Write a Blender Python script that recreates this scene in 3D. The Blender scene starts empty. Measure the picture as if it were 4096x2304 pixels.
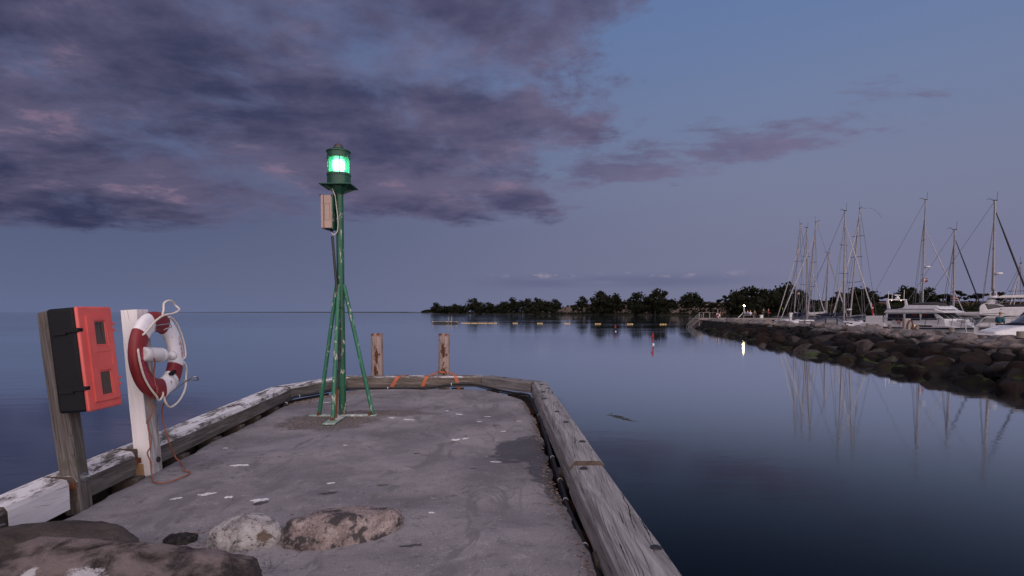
import bpy, bmesh, math, random
from mathutils import Vector, Matrix, noise as mnoise
R = math.radians
random.seed(7)
S = bpy.context.scene
COL = S.collection

# ------------------------------------------------------------------ camera, sky, sun, exposure
cam = bpy.data.cameras.new('camera'); cam_o = bpy.data.objects.new('camera', cam); COL.objects.link(cam_o)
cam_o.location = (0, 0, 1.4); cam_o.rotation_euler = (R(87), 0, 0)
cam.sensor_width = 36; cam.lens = 20.0; cam.shift_y = 0.0526; cam.clip_start = 0.05; cam.clip_end = 60000
S.camera = cam_o
SUN_EL, SUN_AZ = 26.0, 168.0          # afterglow behind the camera, a little to the right
W = bpy.data.worlds.new('World'); S.world = W; W.use_nodes = True
wn = W.node_tree; wn.nodes.clear()

def nd(nt, t, **kw):
    n = nt.nodes.new(t)
    for k, v in kw.items(): setattr(n, k, v)
    return n
def lk(nt, a, b): nt.links.new(a, b)
def setin(nt, sock, v):
    if hasattr(v, 'is_output') or isinstance(v, bpy.types.NodeSocket): nt.links.new(v, sock)
    else: sock.default_value = v
def M_(nt, op, a, b=0.0, c=0.0, clamp=False):
    n = nd(nt, 'ShaderNodeMath', operation=op, use_clamp=clamp)
    for i, v in enumerate((a, b, c)): setin(nt, n.inputs[i], v)
    return n.outputs[0]
def SM(nt, v, a, b, lo=0.0, hi=1.0):
    n = nd(nt, 'ShaderNodeMapRange', interpolation_type='SMOOTHSTEP')
    setin(nt, n.inputs[0], v); n.inputs[1].default_value = a; n.inputs[2].default_value = b
    n.inputs[3].default_value = lo; n.inputs[4].default_value = hi
    return n.outputs[0]
def MIX(nt, f, a, b, mode='MIX'):
    n = nd(nt, 'ShaderNodeMix', data_type='RGBA', blend_type=mode)
    setin(nt, n.inputs[0], f)
    for s, v in ((n.inputs[6], a), (n.inputs[7], b)):
        setin(nt, s, (*v, 1) if isinstance(v, (tuple, list)) and len(v) == 3 else v)
    return n.outputs[2]
def RAMP(nt, f, stops, interp='LINEAR'):
    n = nd(nt, 'ShaderNodeValToRGB'); r = n.color_ramp; r.interpolation = interp
    while len(r.elements) < len(stops): r.elements.new(0.5)
    for e, (p, c) in zip(r.elements, stops):
        e.position = p; e.color = (*c, 1) if len(c) == 3 else c
    setin(nt, n.inputs[0], f); return n.outputs[0]
def NOISE(nt, vec, scale, detail=4, rough=.55, dist=0.0, off=None):
    if off or isinstance(scale, (tuple, list)):
        m = nd(nt, 'ShaderNodeMapping'); lk(nt, vec, m.inputs[0])
        if off: m.inputs[1].default_value = off
        if isinstance(scale, (tuple, list)): m.inputs[3].default_value = scale; scale = 1.0
        vec = m.outputs[0]
    n = nd(nt, 'ShaderNodeTexNoise'); lk(nt, vec, n.inputs['Vector'])
    n.inputs['Scale'].default_value = scale; n.inputs['Detail'].default_value = detail
    n.inputs['Roughness'].default_value = rough; n.inputs['Distortion'].default_value = dist
    return n.outputs['Fac']

def build_world():
    nt = wn
    tc = nd(nt, 'ShaderNodeTexCoord'); sep = nd(nt, 'ShaderNodeSeparateXYZ'); lk(nt, tc.outputs['Generated'], sep.inputs[0])
    x, y, z0 = sep.outputs
    z = M_(nt, 'MAXIMUM', z0, 0.0)
    right = SM(nt, x, -.65, .55)
    cl = RAMP(nt, z, [(0, (.118, .144, .258)), (.045, (.106, .128, .228)), (.14, (.088, .107, .200)), (.3, (.105, .150, .29)), (.5, (.11, .17, .34)), (1, (.09, .14, .30))])
    cr = RAMP(nt, z, [(0, (.180, .185, .290)), (.1, (.180, .186, .290)), (.2, (.184, .206, .316)), (.33, (.158, .208, .354)), (.48, (.118, .19, .375)), (1, (.085, .145, .31))])
    base = MIX(nt, right, cl, cr)
    # afterglow low in the sky behind the camera
    back = SM(nt, y, .1, -.9); low = SM(nt, z, .75, 0.0)
    base = MIX(nt, M_(nt, 'MULTIPLY', back, low), base, (.62, .43, .40))
    # a share of the physical sky
    sky = nd(nt, 'ShaderNodeTexSky', sky_type='NISHITA', sun_disc=False)
    sky.sun_elevation = R(SUN_EL); sky.sun_rotation = R(SUN_AZ); sky.air_density = 1.0; sky.dust_density = 1.0
    nis = MIX(nt, 1.0, sky.outputs[0], (.010, .0095, .0105), 'MULTIPLY')
    base = MIX(nt, .10, base, nis, 'ADD')
    # clouds on a flat layer overhead
    zz = M_(nt, 'ADD', z, .03)
    px = M_(nt, 'DIVIDE', x, zz); py = M_(nt, 'DIVIDE', y, zz)
    cv = nd(nt, 'ShaderNodeCombineXYZ'); lk(nt, px, cv.inputs[0]); lk(nt, py, cv.inputs[1])
    P = cv.outputs[0]
    z2 = M_(nt, 'ADD', z, .16); c2 = nd(nt, 'ShaderNodeCombineXYZ')
    lk(nt, M_(nt, 'DIVIDE', x, z2), c2.inputs[0]); lk(nt, M_(nt, 'DIVIDE', y, z2), c2.inputs[1]); Q = c2.outputs[0]
    n1 = NOISE(nt, Q, (1.5, 1.5, 1), 10, .60, .25, (3.1, 1.7, .4))
    edge = NOISE(nt, Q, 1.9, 8, .66, .2, (7.3, 2.2, 0))
    dx = M_(nt, 'MULTIPLY_ADD', edge, 2.0, px)
    m1x = SM(nt, dx, 2.15, 1.05)
    dy = M_(nt, 'MULTIPLY_ADD', edge, 1.6, py)
    m1 = M_(nt, 'MULTIPLY', m1x, SM(nt, dy, 7.5, 5.5))
    q = M_(nt, 'SUBTRACT', M_(nt, 'MULTIPLY_ADD', px, .66, py), 4.0)
    band = M_(nt, 'POWER', 2.718, M_(nt, 'MULTIPLY', M_(nt, 'MULTIPLY', q, q), -1.8))
    band = M_(nt, 'MULTIPLY', band, M_(nt, 'MULTIPLY', SM(nt, px, -.1, .5), SM(nt, px, 2.5, 1.3)))
    m = m1
    f = M_(nt, 'ADD', n1, M_(nt, 'MULTIPLY', M_(nt, 'SUBTRACT', m, 1.0), .62))
    nb = NOISE(nt, Q, (3.4, 5.2, 1), 9, .62, .15, (2.1, 6.7, 1.0))
    fb = M_(nt, 'ADD', nb, M_(nt, 'MULTIPLY', M_(nt, 'SUBTRACT', band, 1.0), .45))
    dens = M_(nt, 'MAXIMUM', SM(nt, f, .27, .52), M_(nt, 'MULTIPLY', SM(nt, fb, .315, .515), .85))
    n2 = NOISE(nt, Q, (.85, 1.35, 1), 8, .56, .5, (1.3, 9.1, 2.0))
    n3 = NOISE(nt, Q, (3.2, 3.9, 1), 9, .64, .2, (4.4, 3.1, 5.0))
    tone = M_(nt, 'ADD', M_(nt, 'MULTIPLY', n2, .55), M_(nt, 'MULTIPLY', n3, .45))
    tone = SM(nt, tone, .38, .61)
    dark = MIX(nt, right, (.032, .036, .084), (.075, .075, .155))
    light = MIX(nt, right, (.108, .098, .172), (.165, .142, .232))
    cc = MIX(nt, tone, dark, light)
    pk = M_(nt, 'MULTIPLY', SM(nt, n3, .55, .70), SM(nt, n2, .44, .58))
    cc = MIX(nt, M_(nt, 'MULTIPLY', pk, .75), cc, (.25, .17, .25))
    rim = M_(nt, 'MULTIPLY', SM(nt, f, .52, .36), .35)
    cc = MIX(nt, rim, cc, MIX(nt, right, (.115, .12, .215), (.19, .165, .275)))
    col = MIX(nt, M_(nt, 'MULTIPLY', dens, .95), base, cc)
    # thin flat streak of cloud low over the land
    sv = nd(nt, 'ShaderNodeCombineXYZ'); lk(nt, x, sv.inputs[0]); lk(nt, z, sv.inputs[1])
    ns = NOISE(nt, sv.outputs[0], (3.0, 40.0, 1), 6, .55, .2, (.4, .9, 0))
    zc = M_(nt, 'SUBTRACT', z, .052)
    st = M_(nt, 'POWER', 2.718, M_(nt, 'MULTIPLY', M_(nt, 'MULTIPLY', zc, zc), -9000.0))
    sx = M_(nt, 'MULTIPLY', SM(nt, x, -.12, .06), SM(nt, x, .50, .22))
    st = M_(nt, 'MULTIPLY', M_(nt, 'MULTIPLY', st, SM(nt, ns, .3, .55)), M_(nt, 'MULTIPLY', sx, SM(nt, y, 0, .3)))
    col = MIX(nt, M_(nt, 'MULTIPLY', st, .7), col, (.115, .125, .225))
    nsp = NOISE(nt, sv.outputs[0], (26, 60, 1), 5, .6, 0, (2, .3, 0))
    zt = M_(nt, 'SUBTRACT', z, .063)
    tp = M_(nt, 'POWER', 2.718, M_(nt, 'MULTIPLY', M_(nt, 'MULTIPLY', zt, zt), -60000.0))
    tp = M_(nt, 'MULTIPLY', M_(nt, 'MULTIPLY', tp, SM(nt, nsp, .52, .66)), M_(nt, 'MULTIPLY', sx, SM(nt, y, 0, .3)))
    col = MIX(nt, M_(nt, 'MULTIPLY', tp, .6), col, (.36, .31, .40))
    sc = nd(nt, 'ShaderNodeVectorMath', operation='SCALE'); lk(nt, col, sc.inputs[0]); sc.inputs['Scale'].default_value = 10.0
    bg = nd(nt, 'ShaderNodeBackground'); bg.inputs[1].default_value = 0.1; lk(nt, sc.outputs[0], bg.inputs[0])
    out = nd(nt, 'ShaderNodeOutputWorld'); lk(nt, bg.outputs[0], out.inputs[0])
build_world()

sl = bpy.data.lights.new('sun', 'SUN'); sl.energy = 3.7; sl.angle = R(115); sl.color = (1.0, .84, .80)
so = bpy.data.objects.new('sun', sl); COL.objects.link(so)
a, e = R(SUN_AZ), R(SUN_EL)
sd = Vector((math.sin(a) * math.cos(e), math.cos(a) * math.cos(e), math.sin(e)))
so.rotation_euler = sd.to_track_quat('Z', 'Y').to_euler()
S.view_settings.view_transform = 'Standard'; S.view_settings.look = 'None'
S.view_settings.exposure = 0.0; S.view_settings.gamma = 1.0; S.view_settings.use_curve_mapping = False
S.render.engine = 'CYCLES'

# ------------------------------------------------------------------ helpers: meshes
class MB:
    """collects shapes; build() links them as one mesh object"""
    def __init__(s): s.bm = bmesh.new()
    def box(s, c, d, rot=None, taper=None):
        r = bmesh.ops.create_cube(s.bm, size=1.0); vs = r['verts']
        for v in vs:
            if taper and v.co.z > 0: v.co.x *= taper[0]; v.co.y *= taper[1]
            v.co = Vector((v.co.x * d[0], v.co.y * d[1], v.co.z * d[2]))
            if rot: v.co = rot @ v.co
            v.co += Vector(c)
        return s
    def prism(s, pts, y0, y1, axes='xz'):
        """extrude the outline pts; axes names the plane it lies in"""
        def V(p, q):
            return Vector({'xz': (p[0], q, p[1]), 'xy': (p[0], p[1], q), 'yz': (q, p[0], p[1])}[axes])
        a = [s.bm.verts.new(V(p, y0)) for p in pts]; b = [s.bm.verts.new(V(p, y1)) for p in pts]
        n = len(pts)
        s.bm.faces.new(a[::-1]); s.bm.faces.new(b)
        for i in range(n): s.bm.faces.new((a[i], a[(i + 1) % n], b[(i + 1) % n], b[i]))
        return s
    def tube(s, pts, r, n=8, caps=True, sy=1.0):
        pts = [Vector(p) for p in pts]; rs = r if isinstance(r, (list, tuple)) else [r] * len(pts)
        rings = []; up = None
        for i, p in enumerate(pts):
            t = (pts[min(i + 1, len(pts) - 1)] - pts[max(i - 1, 0)])
            if t.length < 1e-9: t = Vector((0, 0, 1))
            t.normalize()
            if up is None:
                up = Vector((0, 0, 1)) if abs(t.z) < .9 else Vector((1, 0, 0))
            u = (up - t * up.dot(t)); u.normalize(); w = t.cross(u); up = u
            rings.append([s.bm.verts.new(p + (u * math.cos(2 * math.pi * k / n) * sy + w * math.sin(2 * math.pi * k / n)) * rs[i]) for k in range(n)])
        for a, b in zip(rings, rings[1:]):
            for k in range(n): s.bm.faces.new((a[k], a[(k + 1) % n], b[(k + 1) % n], b[k]))
        if caps: s.bm.faces.new(rings[0][::-1]); s.bm.faces.new(rings[-1])
        return s
    def lathe(s, prof, n=24, c=(0, 0, 0)):
        """prof = [(radius, z)]"""
        rings = []
        for r, z in prof:
            if r < 1e-6: rings.append([s.bm.verts.new((c[0], c[1], c[2] + z))])
            else: rings.append([s.bm.verts.new((c[0] + r * math.cos(2 * math.pi * k / n), c[1] + r * math.sin(2 * math.pi * k / n), c[2] + z)) for k in range(n)])
        for a, b in zip(rings, rings[1:]):
            for k in range(n):
                k2 = (k + 1) % n
                if len(a) == 1 and len(b) == 1: continue
                if len(a) == 1: s.bm.faces.new((a[0], b[k2], b[k]))
                elif len(b) == 1: s.bm.faces.new((a[k], a[k2], b[0]))
                else: s.bm.faces.new((a[k], a[k2], b[k2], b[k]))
        return s
    def loft(s, secs, closed=False, caps=True):
        rows = [[s.bm.verts.new(Vector(p)) for p in sec] for sec in secs]
        n = len(rows[0])
        for a, b in zip(rows, rows[1:]):
            for k in range(n if closed else n - 1): s.bm.faces.new((a[k], a[(k + 1) % n], b[(k + 1) % n], b[k]))
        if caps and closed:
            s.bm.faces.new(rows[0][::-1]); s.bm.faces.new(rows[-1])
        return s
    def face(s, pts):
        s.bm.faces.new([s.bm.verts.new(Vector(p)) for p in pts]); return s
    def ball(s, c, r, sub=2, sq=(1, 1, 1)):
        q = bmesh.ops.create_icosphere(s.bm, subdivisions=sub, radius=1.0)
        for v in q['verts']: v.co = Vector((v.co.x * r * sq[0] + c[0], v.co.y * r * sq[1] + c[1], v.co.z * r * sq[2] + c[2]))
        return s
    def mesh(s, name, smooth=False, org=None, angle=40):
        bmesh.ops.recalc_face_normals(s.bm, faces=s.bm.faces)
        if org is not None:
            for v in s.bm.verts: v.co -= Vector(org)
        me = bpy.data.meshes.new(name); s.bm.to_mesh(me); s.bm.free()
        if smooth:
            for p in me.polygons: p.use_smooth = True
            me.set_sharp_from_angle(angle=R(angle))
        return me
    def build(s, name, mat, parent=None, smooth=False, org=None, bevel=0, bseg=2, angle=40, label=None):
        me = s.mesh(name, smooth or bevel > 0, org, angle)
        o = bpy.data.objects.new(name, me); COL.objects.link(o)
        if mat: me.materials.append(mat)
        if parent: o.parent = parent
        if label: o['label'] = label
        if bevel:
            b = o.modifiers.new('bevel', 'BEVEL'); b.width = bevel; b.segments = bseg; b.limit_method = 'ANGLE'; b.angle_limit = R(35)
        return o

def tag(o, label=None, cat=None, group=None, kind=None):
    if label: o['label'] = label
    if cat: o['category'] = cat
    if group: o['group'] = group
    if kind: o['kind'] = kind
    return o
def thing(name, label, cat, loc=(0, 0, 0), rot=(0, 0, 0), group=None):
    o = bpy.data.objects.new(name, None); COL.objects.link(o)
    o.location = loc; o.rotation_euler = rot; o.empty_display_size = .1
    return tag(o, label, cat, group)
KIDS = {}
def copy_tree(root, loc, rot=None, label=None, scale=None):
    r = root.copy(); COL.objects.link(r); r.location = loc
    if rot is not None: r.rotation_euler = rot
    if scale is not None: r.scale = scale
    if label: r['label'] = label
    for c in list(root.children):
        d = c.copy(); COL.objects.link(d); d.parent = r
        for g in list(c.children):
            h = g.copy(); COL.objects.link(h); h.parent = d
    return r
def smooth_path(pts, k=6):
    P = [Vector(p) for p in pts]; P = [P[0] * 2 - P[1]] + P + [P[-1] * 2 - P[-2]]; out = []
    for i in range(1, len(P) - 2):
        a, b, c, d = P[i - 1:i + 3]
        for j in range(k):
            t = j / k
            out.append(.5 * ((2 * b) + (c - a) * t + (2 * a - 5 * b + 4 * c - d) * t * t + (3 * b - a - 3 * c + d) * t ** 3))
    out.append(P[-2]); return out
def lerp(a, b, t): return a + (b - a) * t
def interp(tab, x):
    if x <= tab[0][0]: return tab[0][1]
    for (x0, y0), (x1, y1) in zip(tab, tab[1:]):
        if x <= x1: return lerp(y0, y1, (x - x0) / (x1 - x0))
    return tab[-1][1]
def fbm(p, o=4): return mnoise.fractal(Vector(p), 1.0, 2.0, o)

# ------------------------------------------------------------------ helpers: materials
def new_mat(name):
    m = bpy.data.materials.new(name); m.use_nodes = True; nt = m.node_tree; nt.nodes.clear()
    out = nd(nt, 'ShaderNodeOutputMaterial'); b = nd(nt, 'ShaderNodeBsdfPrincipled'); lk(nt, b.outputs[0], out.inputs[0])
    tc = nd(nt, 'ShaderNodeTexCoord')
    return m, nt, b, tc.outputs['Object']
def bump(nt, b, h, strength=.3, dist=.01):
    n = nd(nt, 'ShaderNodeBump'); n.inputs['Strength'].default_value = strength; n.inputs['Distance'].default_value = dist
    lk(nt, h, n.inputs['Height']); lk(nt, n.outputs[0], b.inputs['Normal'])
def pm(name, c1, c2, scale=6, rough=.6, metal=0, bs=None, bstr=.2, c3=None, stretch=None, spec=.5, rr=.1, dist=.01):
    """general weathered surface: two or three colours broken up by noise"""
    m, nt, b, oc = new_mat(name)
    sc = tuple(scale * k for k in stretch) if stretch else scale
    n = NOISE(nt, oc, sc, 7, .62)
    stops = [(.3, c1), (.7, c2)] if c3 is None else [(.28, c1), (.5, c2), (.72, c3)]
    lk(nt, RAMP(nt, n, stops), b.inputs['Base Color'])
    b.inputs['Metallic'].default_value = metal; b.inputs['Specular IOR Level'].default_value = spec
    lk(nt, SM(nt, n, .3, .7, rough - rr, rough + rr), b.inputs['Roughness'])
    nb = NOISE(nt, oc, tuple((bs or scale * 4) * k for k in stretch) if stretch else (bs or scale * 4), 6, .65)
    if bstr: bump(nt, b, nb, bstr, dist)
    return m
def emit_mat(name, col, strength):
    m, nt, b, oc = new_mat(name)
    b.inputs['Base Color'].default_value = (*col, 1); b.inputs['Emission Color'].default_value = (*col, 1)
    n = NOISE(nt, oc, 8, 3)
    lk(nt, SM(nt, n, .2, .8, strength * .9, strength * 1.1), b.inputs['Emission Strength'])
    return m
def wood_mat(name, cd, cm, cl, white=0.0, moss=0.0, crack=1.0, ring=22, relief=.9, darktop=False):
    """weathered timber; grain runs along the object's x axis; white = bird lime and old paint on upper faces"""
    m, nt, b, oc = new_mat(name)
    g1 = NOISE(nt, oc, (1.6, ring, ring), 8, .68, .6)
    g2 = NOISE(nt, oc, (.7, 3.0, 3.0), 5, .6, .4, (5, 2, 1))
    col = RAMP(nt, g1, [(.34, cd), (.5, cm), (.66, cl)])
    col = MIX(nt, SM(nt, g2, .45, .75, 0, .45), col, cd)
    # long wandering cracks
    w = NOISE(nt, oc, (2.2, 9, 9), 3, .5, 0, (9, 4, 3))
    so_ = nd(nt, 'ShaderNodeSeparateXYZ'); lk(nt, oc, so_.inputs[0])
    def splits(K, amp, drift, width, lo, hi, off):
        # drying splits that run along the grain, each broken into lengths of its own
        wv = NOISE(nt, oc, (1.1, 2.0, 2.0), 5, .6, 0, off)
        u = M_(nt, 'ADD', M_(nt, 'MULTIPLY', M_(nt, 'ADD', so_.outputs[1], M_(nt, 'MULTIPLY', so_.outputs[2], .8)), K), M_(nt, 'ADD', M_(nt, 'MULTIPLY', so_.outputs[0], drift), M_(nt, 'MULTIPLY', wv, amp)))
        d_ = M_(nt, 'DIVIDE', M_(nt, 'ABSOLUTE', M_(nt, 'SUBTRACT', M_(nt, 'FRACT', u), .5)), K)
        cv_ = nd(nt, 'ShaderNodeCombineXYZ'); lk(nt, M_(nt, 'MULTIPLY', so_.outputs[0], 1.5), cv_.inputs[0]); lk(nt, M_(nt, 'MULTIPLY', M_(nt, 'FLOOR', u), 7.31), cv_.inputs[1])
        mk = SM(nt, NOISE(nt, cv_.outputs[0], 1.0, 3, .55), lo, hi)
        return M_(nt, 'MULTIPLY', mk, SM(nt, M_(nt, 'DIVIDE', d_, M_(nt, 'MAXIMUM', mk, .05)), width, width * .35))
    ck = splits(15, 2.6, 1.5, .0042, .50, .62, (1.1, 7.7, 2.2))
    ck = M_(nt, 'MULTIPLY', ck, crack)
    ck2 = splits(52, 5.5, 4.0, .0026, .42, .60, (3.1, 1.7, 6.2))
    col = MIX(nt, M_(nt, 'MULTIPLY', ck2, .75 * crack), col, tuple(c * .35 for c in cd))
    col = MIX(nt, ck, col, (.008, .007, .007))
    if moss:
        mm = NOISE(nt, oc, 5, 6, .6, 0, (2, 2, 2))
        col = MIX(nt, M_(nt, 'MULTIPLY', SM(nt, mm, .52, .68), moss), col, (.05, .052, .035))
    if white:
        geo = nd(nt, 'ShaderNodeNewGeometry'); sp = nd(nt, 'ShaderNodeSeparateXYZ'); lk(nt, geo.outputs['Normal'], sp.inputs[0])
        wn1 = NOISE(nt, oc, (2.2, 7, 7), 9, .72, .5, (.3, .3, .8))
        wn2 = NOISE(nt, oc, (14, 60, 60), 6, .7, .3)
        mix = M_(nt, 'ADD', M_(nt, 'MULTIPLY', wn1, .72), M_(nt, 'MULTIPLY', wn2, .28))
        if darktop: col = MIX(nt, SM(nt, sp.outputs[2], .3, .8), col, RAMP(nt, g1, [(.34, (.045, .040, .036)), (.5, (.105, .095, .088)), (.66, (.19, .175, .165))]))
        msk = SM(nt, mix, .53 - .1 * white, .60 - .08 * white)
        msk = M_(nt, 'MULTIPLY', msk, SM(nt, sp.outputs[2], .3, .8))
        col = MIX(nt, M_(nt, 'MULTIPLY', msk, .93), col, (.70, .69, .72))
    lk(nt, col, b.inputs['Base Color']); b.inputs['Roughness'].default_value = .82; b.inputs['Specular IOR Level'].default_value = .3
    h = M_(nt, 'SUBTRACT', M_(nt, 'MULTIPLY', g1, .35), M_(nt, 'ADD', M_(nt, 'MULTIPLY', ck, 1.0), M_(nt, 'MULTIPLY', ck2, .3)))
    bump(nt, b, h, relief, .016)
    return m
def paint_mat(name, paint, paint2, under, rust, wear=.5, scale=9, stretch=(1, 1, .35), rough=.45, rustz=None):
    """old paint flaking to a pale undercoat with rust spots"""
    m, nt, b, oc = new_mat(name)
    n = NOISE(nt, oc, tuple(scale * k for k in stretch), 9, .72, .3)
    n2 = NOISE(nt, oc, 3.0, 5, .6, 0, (4, 4, 4))
    big = NOISE(nt, oc, (1.6, 1.6, 1.1), 3, .5, 0, (8, 1, 3))
    col = MIX(nt, SM(nt, n2, .35, .65), paint, paint2)
    wv = M_(nt, 'ADD', M_(nt, 'MULTIPLY', n, .75), M_(nt, 'MULTIPLY', big, .25))
    wm = SM(nt, wv, .63 - .12 * wear, .655 - .11 * wear)
    col = MIX(nt, wm, col, under)
    rn = NOISE(nt, oc, scale * 1.7, 8, .7, 0, (2, 5, 7))
    rm = SM(nt, rn, .64, .70)
    if rustz is not None:
        sp = nd(nt, 'ShaderNodeSeparateXYZ'); lk(nt, oc, sp.inputs[0])
        rz = M_(nt, 'MULTIPLY', SM(nt, sp.outputs[2], rustz, .0), SM(nt, n, .38, .56))
        rm = M_(nt, 'MAXIMUM', rm, rz)
    col = MIX(nt, rm, col, rust)
    lk(nt, col, b.inputs['Base Color'])
    lk(nt, M_(nt, 'ADD', rough, M_(nt, 'MULTIPLY', M_(nt, 'MAXIMUM', wm, rm), .35)), b.inputs['Roughness'])
    bump(nt, b, M_(nt, 'ADD', M_(nt, 'MULTIPLY', wm, -.6), M_(nt, 'MULTIPLY', n2, .3)), .35, .004)
    return m
def rock_mat(name, cd, cm, cl, speck=.3, lichen=0, scale=5, topdust=None, grain=60, spots=()):
    m, nt, b, oc = new_mat(name)
    n = NOISE(nt, oc, scale, 8, .65, .4)
    col = RAMP(nt, n, [(.36, cd), (.5, cm), (.64, cl)])
    sp = NOISE(nt, oc, grain, 5, .75)
    col = MIX(nt, SM(nt, sp, .56, .66, 0, speck), col, tuple(min(.62, c * 1.7 + .04) for c in cl))
    col = MIX(nt, SM(nt, sp, .46, .36, 0, min(1, speck * 1.3)), col, tuple(c * .25 for c in cd))
    if lichen:
        ln = NOISE(nt, oc, scale * 1.1, 8, .68, .2, (6, 1, 2))
        col = MIX(nt, SM(nt, ln, .54, .60, 0, lichen), col, (.045, .043, .048))
    if topdust:
        geo = nd(nt, 'ShaderNodeNewGeometry'); s2 = nd(nt, 'ShaderNodeSeparateXYZ'); lk(nt, geo.outputs['Normal'], s2.inputs[0])
        t = M_(nt, 'ADD', s2.outputs[2], M_(nt, 'MULTIPLY', M_(nt, 'SUBTRACT', n, .5), 1.1))
        col = MIX(nt, SM(nt, t, .80, 1.04, 0, .85), col, topdust)
    for (px, py, pz), rx, ry, rz, sc_ in spots:      # dried splashes and stains
        sv = nd(nt, 'ShaderNodeSeparateXYZ'); lk(nt, oc, sv.inputs[0]); w_ = M_(nt, 'MULTIPLY', M_(nt, 'SUBTRACT', NOISE(nt, oc, 26, 7, .72, .3), .5), 2.0)
        dd = [M_(nt, 'DIVIDE', M_(nt, 'SUBTRACT', sv.outputs[i], c), r) for i, (c, r) in enumerate(((px, rx), (py, ry), (pz, rz)))]
        d2 = M_(nt, 'ADD', M_(nt, 'ADD', M_(nt, 'MULTIPLY', dd[0], dd[0]), M_(nt, 'MULTIPLY', dd[1], dd[1])), M_(nt, 'MULTIPLY', dd[2], dd[2]))
        col = MIX(nt, SM(nt, M_(nt, 'ADD', M_(nt, 'SQRT', d2), w_), 1.05, .70, 0, .85), col, sc_)
    lk(nt, col, b.inputs['Base Color']); b.inputs['Roughness'].default_value = .85; b.inputs['Specular IOR Level'].default_value = .3
    h = M_(nt, 'ADD', M_(nt, 'MULTIPLY', NOISE(nt, oc, scale * 3, 9, .72), 1.0), M_(nt, 'MULTIPLY', sp, .35))
    bump(nt, b, h, .95, .035)
    return m

MT = {}
MT['rust'] = pm('rust', (.035, .012, .006), (.17, .055, .02), 14, .85, 0, c3=(.09, .03, .012), bstr=.5)
MT['steel'] = pm('galvanised_steel', (.20, .21, .23), (.42, .43, .45), 18, .42, .9)
MT['darksteel'] = pm('dark_steel', (.03, .03, .035), (.08, .075, .08), 20, .5, .7)
MT['black'] = pm('black_plastic', (.006, .006, .009), (.012, .012, .016), 8, .55, 0, bs=90, bstr=.08, spec=.15)
MT['rubber'] = pm('black_rubber', (.008, .008, .010), (.022, .022, .025), 14, .5, bstr=.1)
MT['red'] = pm('red_plastic', (.55, .085, .075), (.66, .115, .098), 4, .42, 0, bs=120, bstr=.03)
MT['greyplastic'] = pm('pale_plastic', (.55, .54, .56), (.72, .71, .72), 9, .45, bstr=.05)
MT['white'] = pm('white_gelcoat', (.52, .51, .54), (.64, .63, .655), 2.5, .28, bstr=.02)
MT['offwhite'] = pm('weathered_white', (.55, .53, .54), (.70, .68, .69), 7, .5, bstr=.08)
MT['navy'] = pm('navy_canvas', (.008, .011, .03), (.016, .02, .05), 9, .8, bstr=.15)
MT['dkcanvas'] = pm('dark_canvas', (.012, .010, .014), (.03, .024, .03), 7, .85, bstr=.2)
MT['sail'] = pm('sailcloth', (.28, .262, .28), (.42, .40, .42), 6, .75, bstr=.2)
MT['alu'] = pm('mast_aluminium', (.20, .185, .20), (.30, .275, .295), 5, .4, .4, bstr=.03)
MT['wire'] = pm('rigging_wire', (.10, .10, .12), (.2, .2, .22), 20, .5, .6, bstr=0)
MT['glass'] = pm('dark_glass', (.006, .006, .008), (.014, .013, .018), 3, .07, bstr=0, rr=.02)
MT['flagred'] = pm('flag_red', (.24, .014, .020), (.30, .02, .028), 12, .8, bstr=.1)
MT['blue'] = pm('blue_stripe', (.02, .03, .12), (.03, .045, .16), 8, .4, bstr=0)
MT['teal'] = pm('teal_jacket', (.02, .09, .13), (.035, .13, .18), 14, .85, bstr=.25)
MT['darkcloth'] = pm('dark_trousers', (.008, .008, .012), (.018, .018, .024), 14, .9, bstr=.2)
MT['skin'] = pm('skin', (.42, .25, .19), (.52, .33, .25), 20, .55, bstr=.05)
MT['hair'] = pm('fair_hair', (.20, .12, .06), (.34, .22, .12), 30, .6, bstr=.4)
MT['darkhair'] = pm('dark_hair', (.03, .018, .012), (.06, .04, .025), 30, .6, bstr=.4)
MT['yellow'] = pm('yellow_float', (.42, .28, .09), (.55, .40, .17), 12, .5, bstr=.1)
MT['orange'] = pm('orange_webbing', (.36, .095, .045), (.48, .145, .07), 30, .75, bs=160, bstr=.3)
MT['rope_brown'] = pm('brown_cord', (.22, .075, .045), (.34, .13, .075), 90, .85, bs=250, bstr=.6)
MT['rope_white'] = pm('white_rope', (.55, .49, .43), (.70, .64, .57), 70, .75, bs=200, bstr=.3)
MT['plank'] = pm('grey_planks', (.15, .13, .13), (.27, .25, .25), 6, .85, stretch=(1, 6, 6), bstr=.3)
MT['pilewood'] = pm('pile_timber', (.10, .085, .075), (.22, .19, .17), 5, .85, stretch=(4, 4, .6), bstr=.4)

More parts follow.
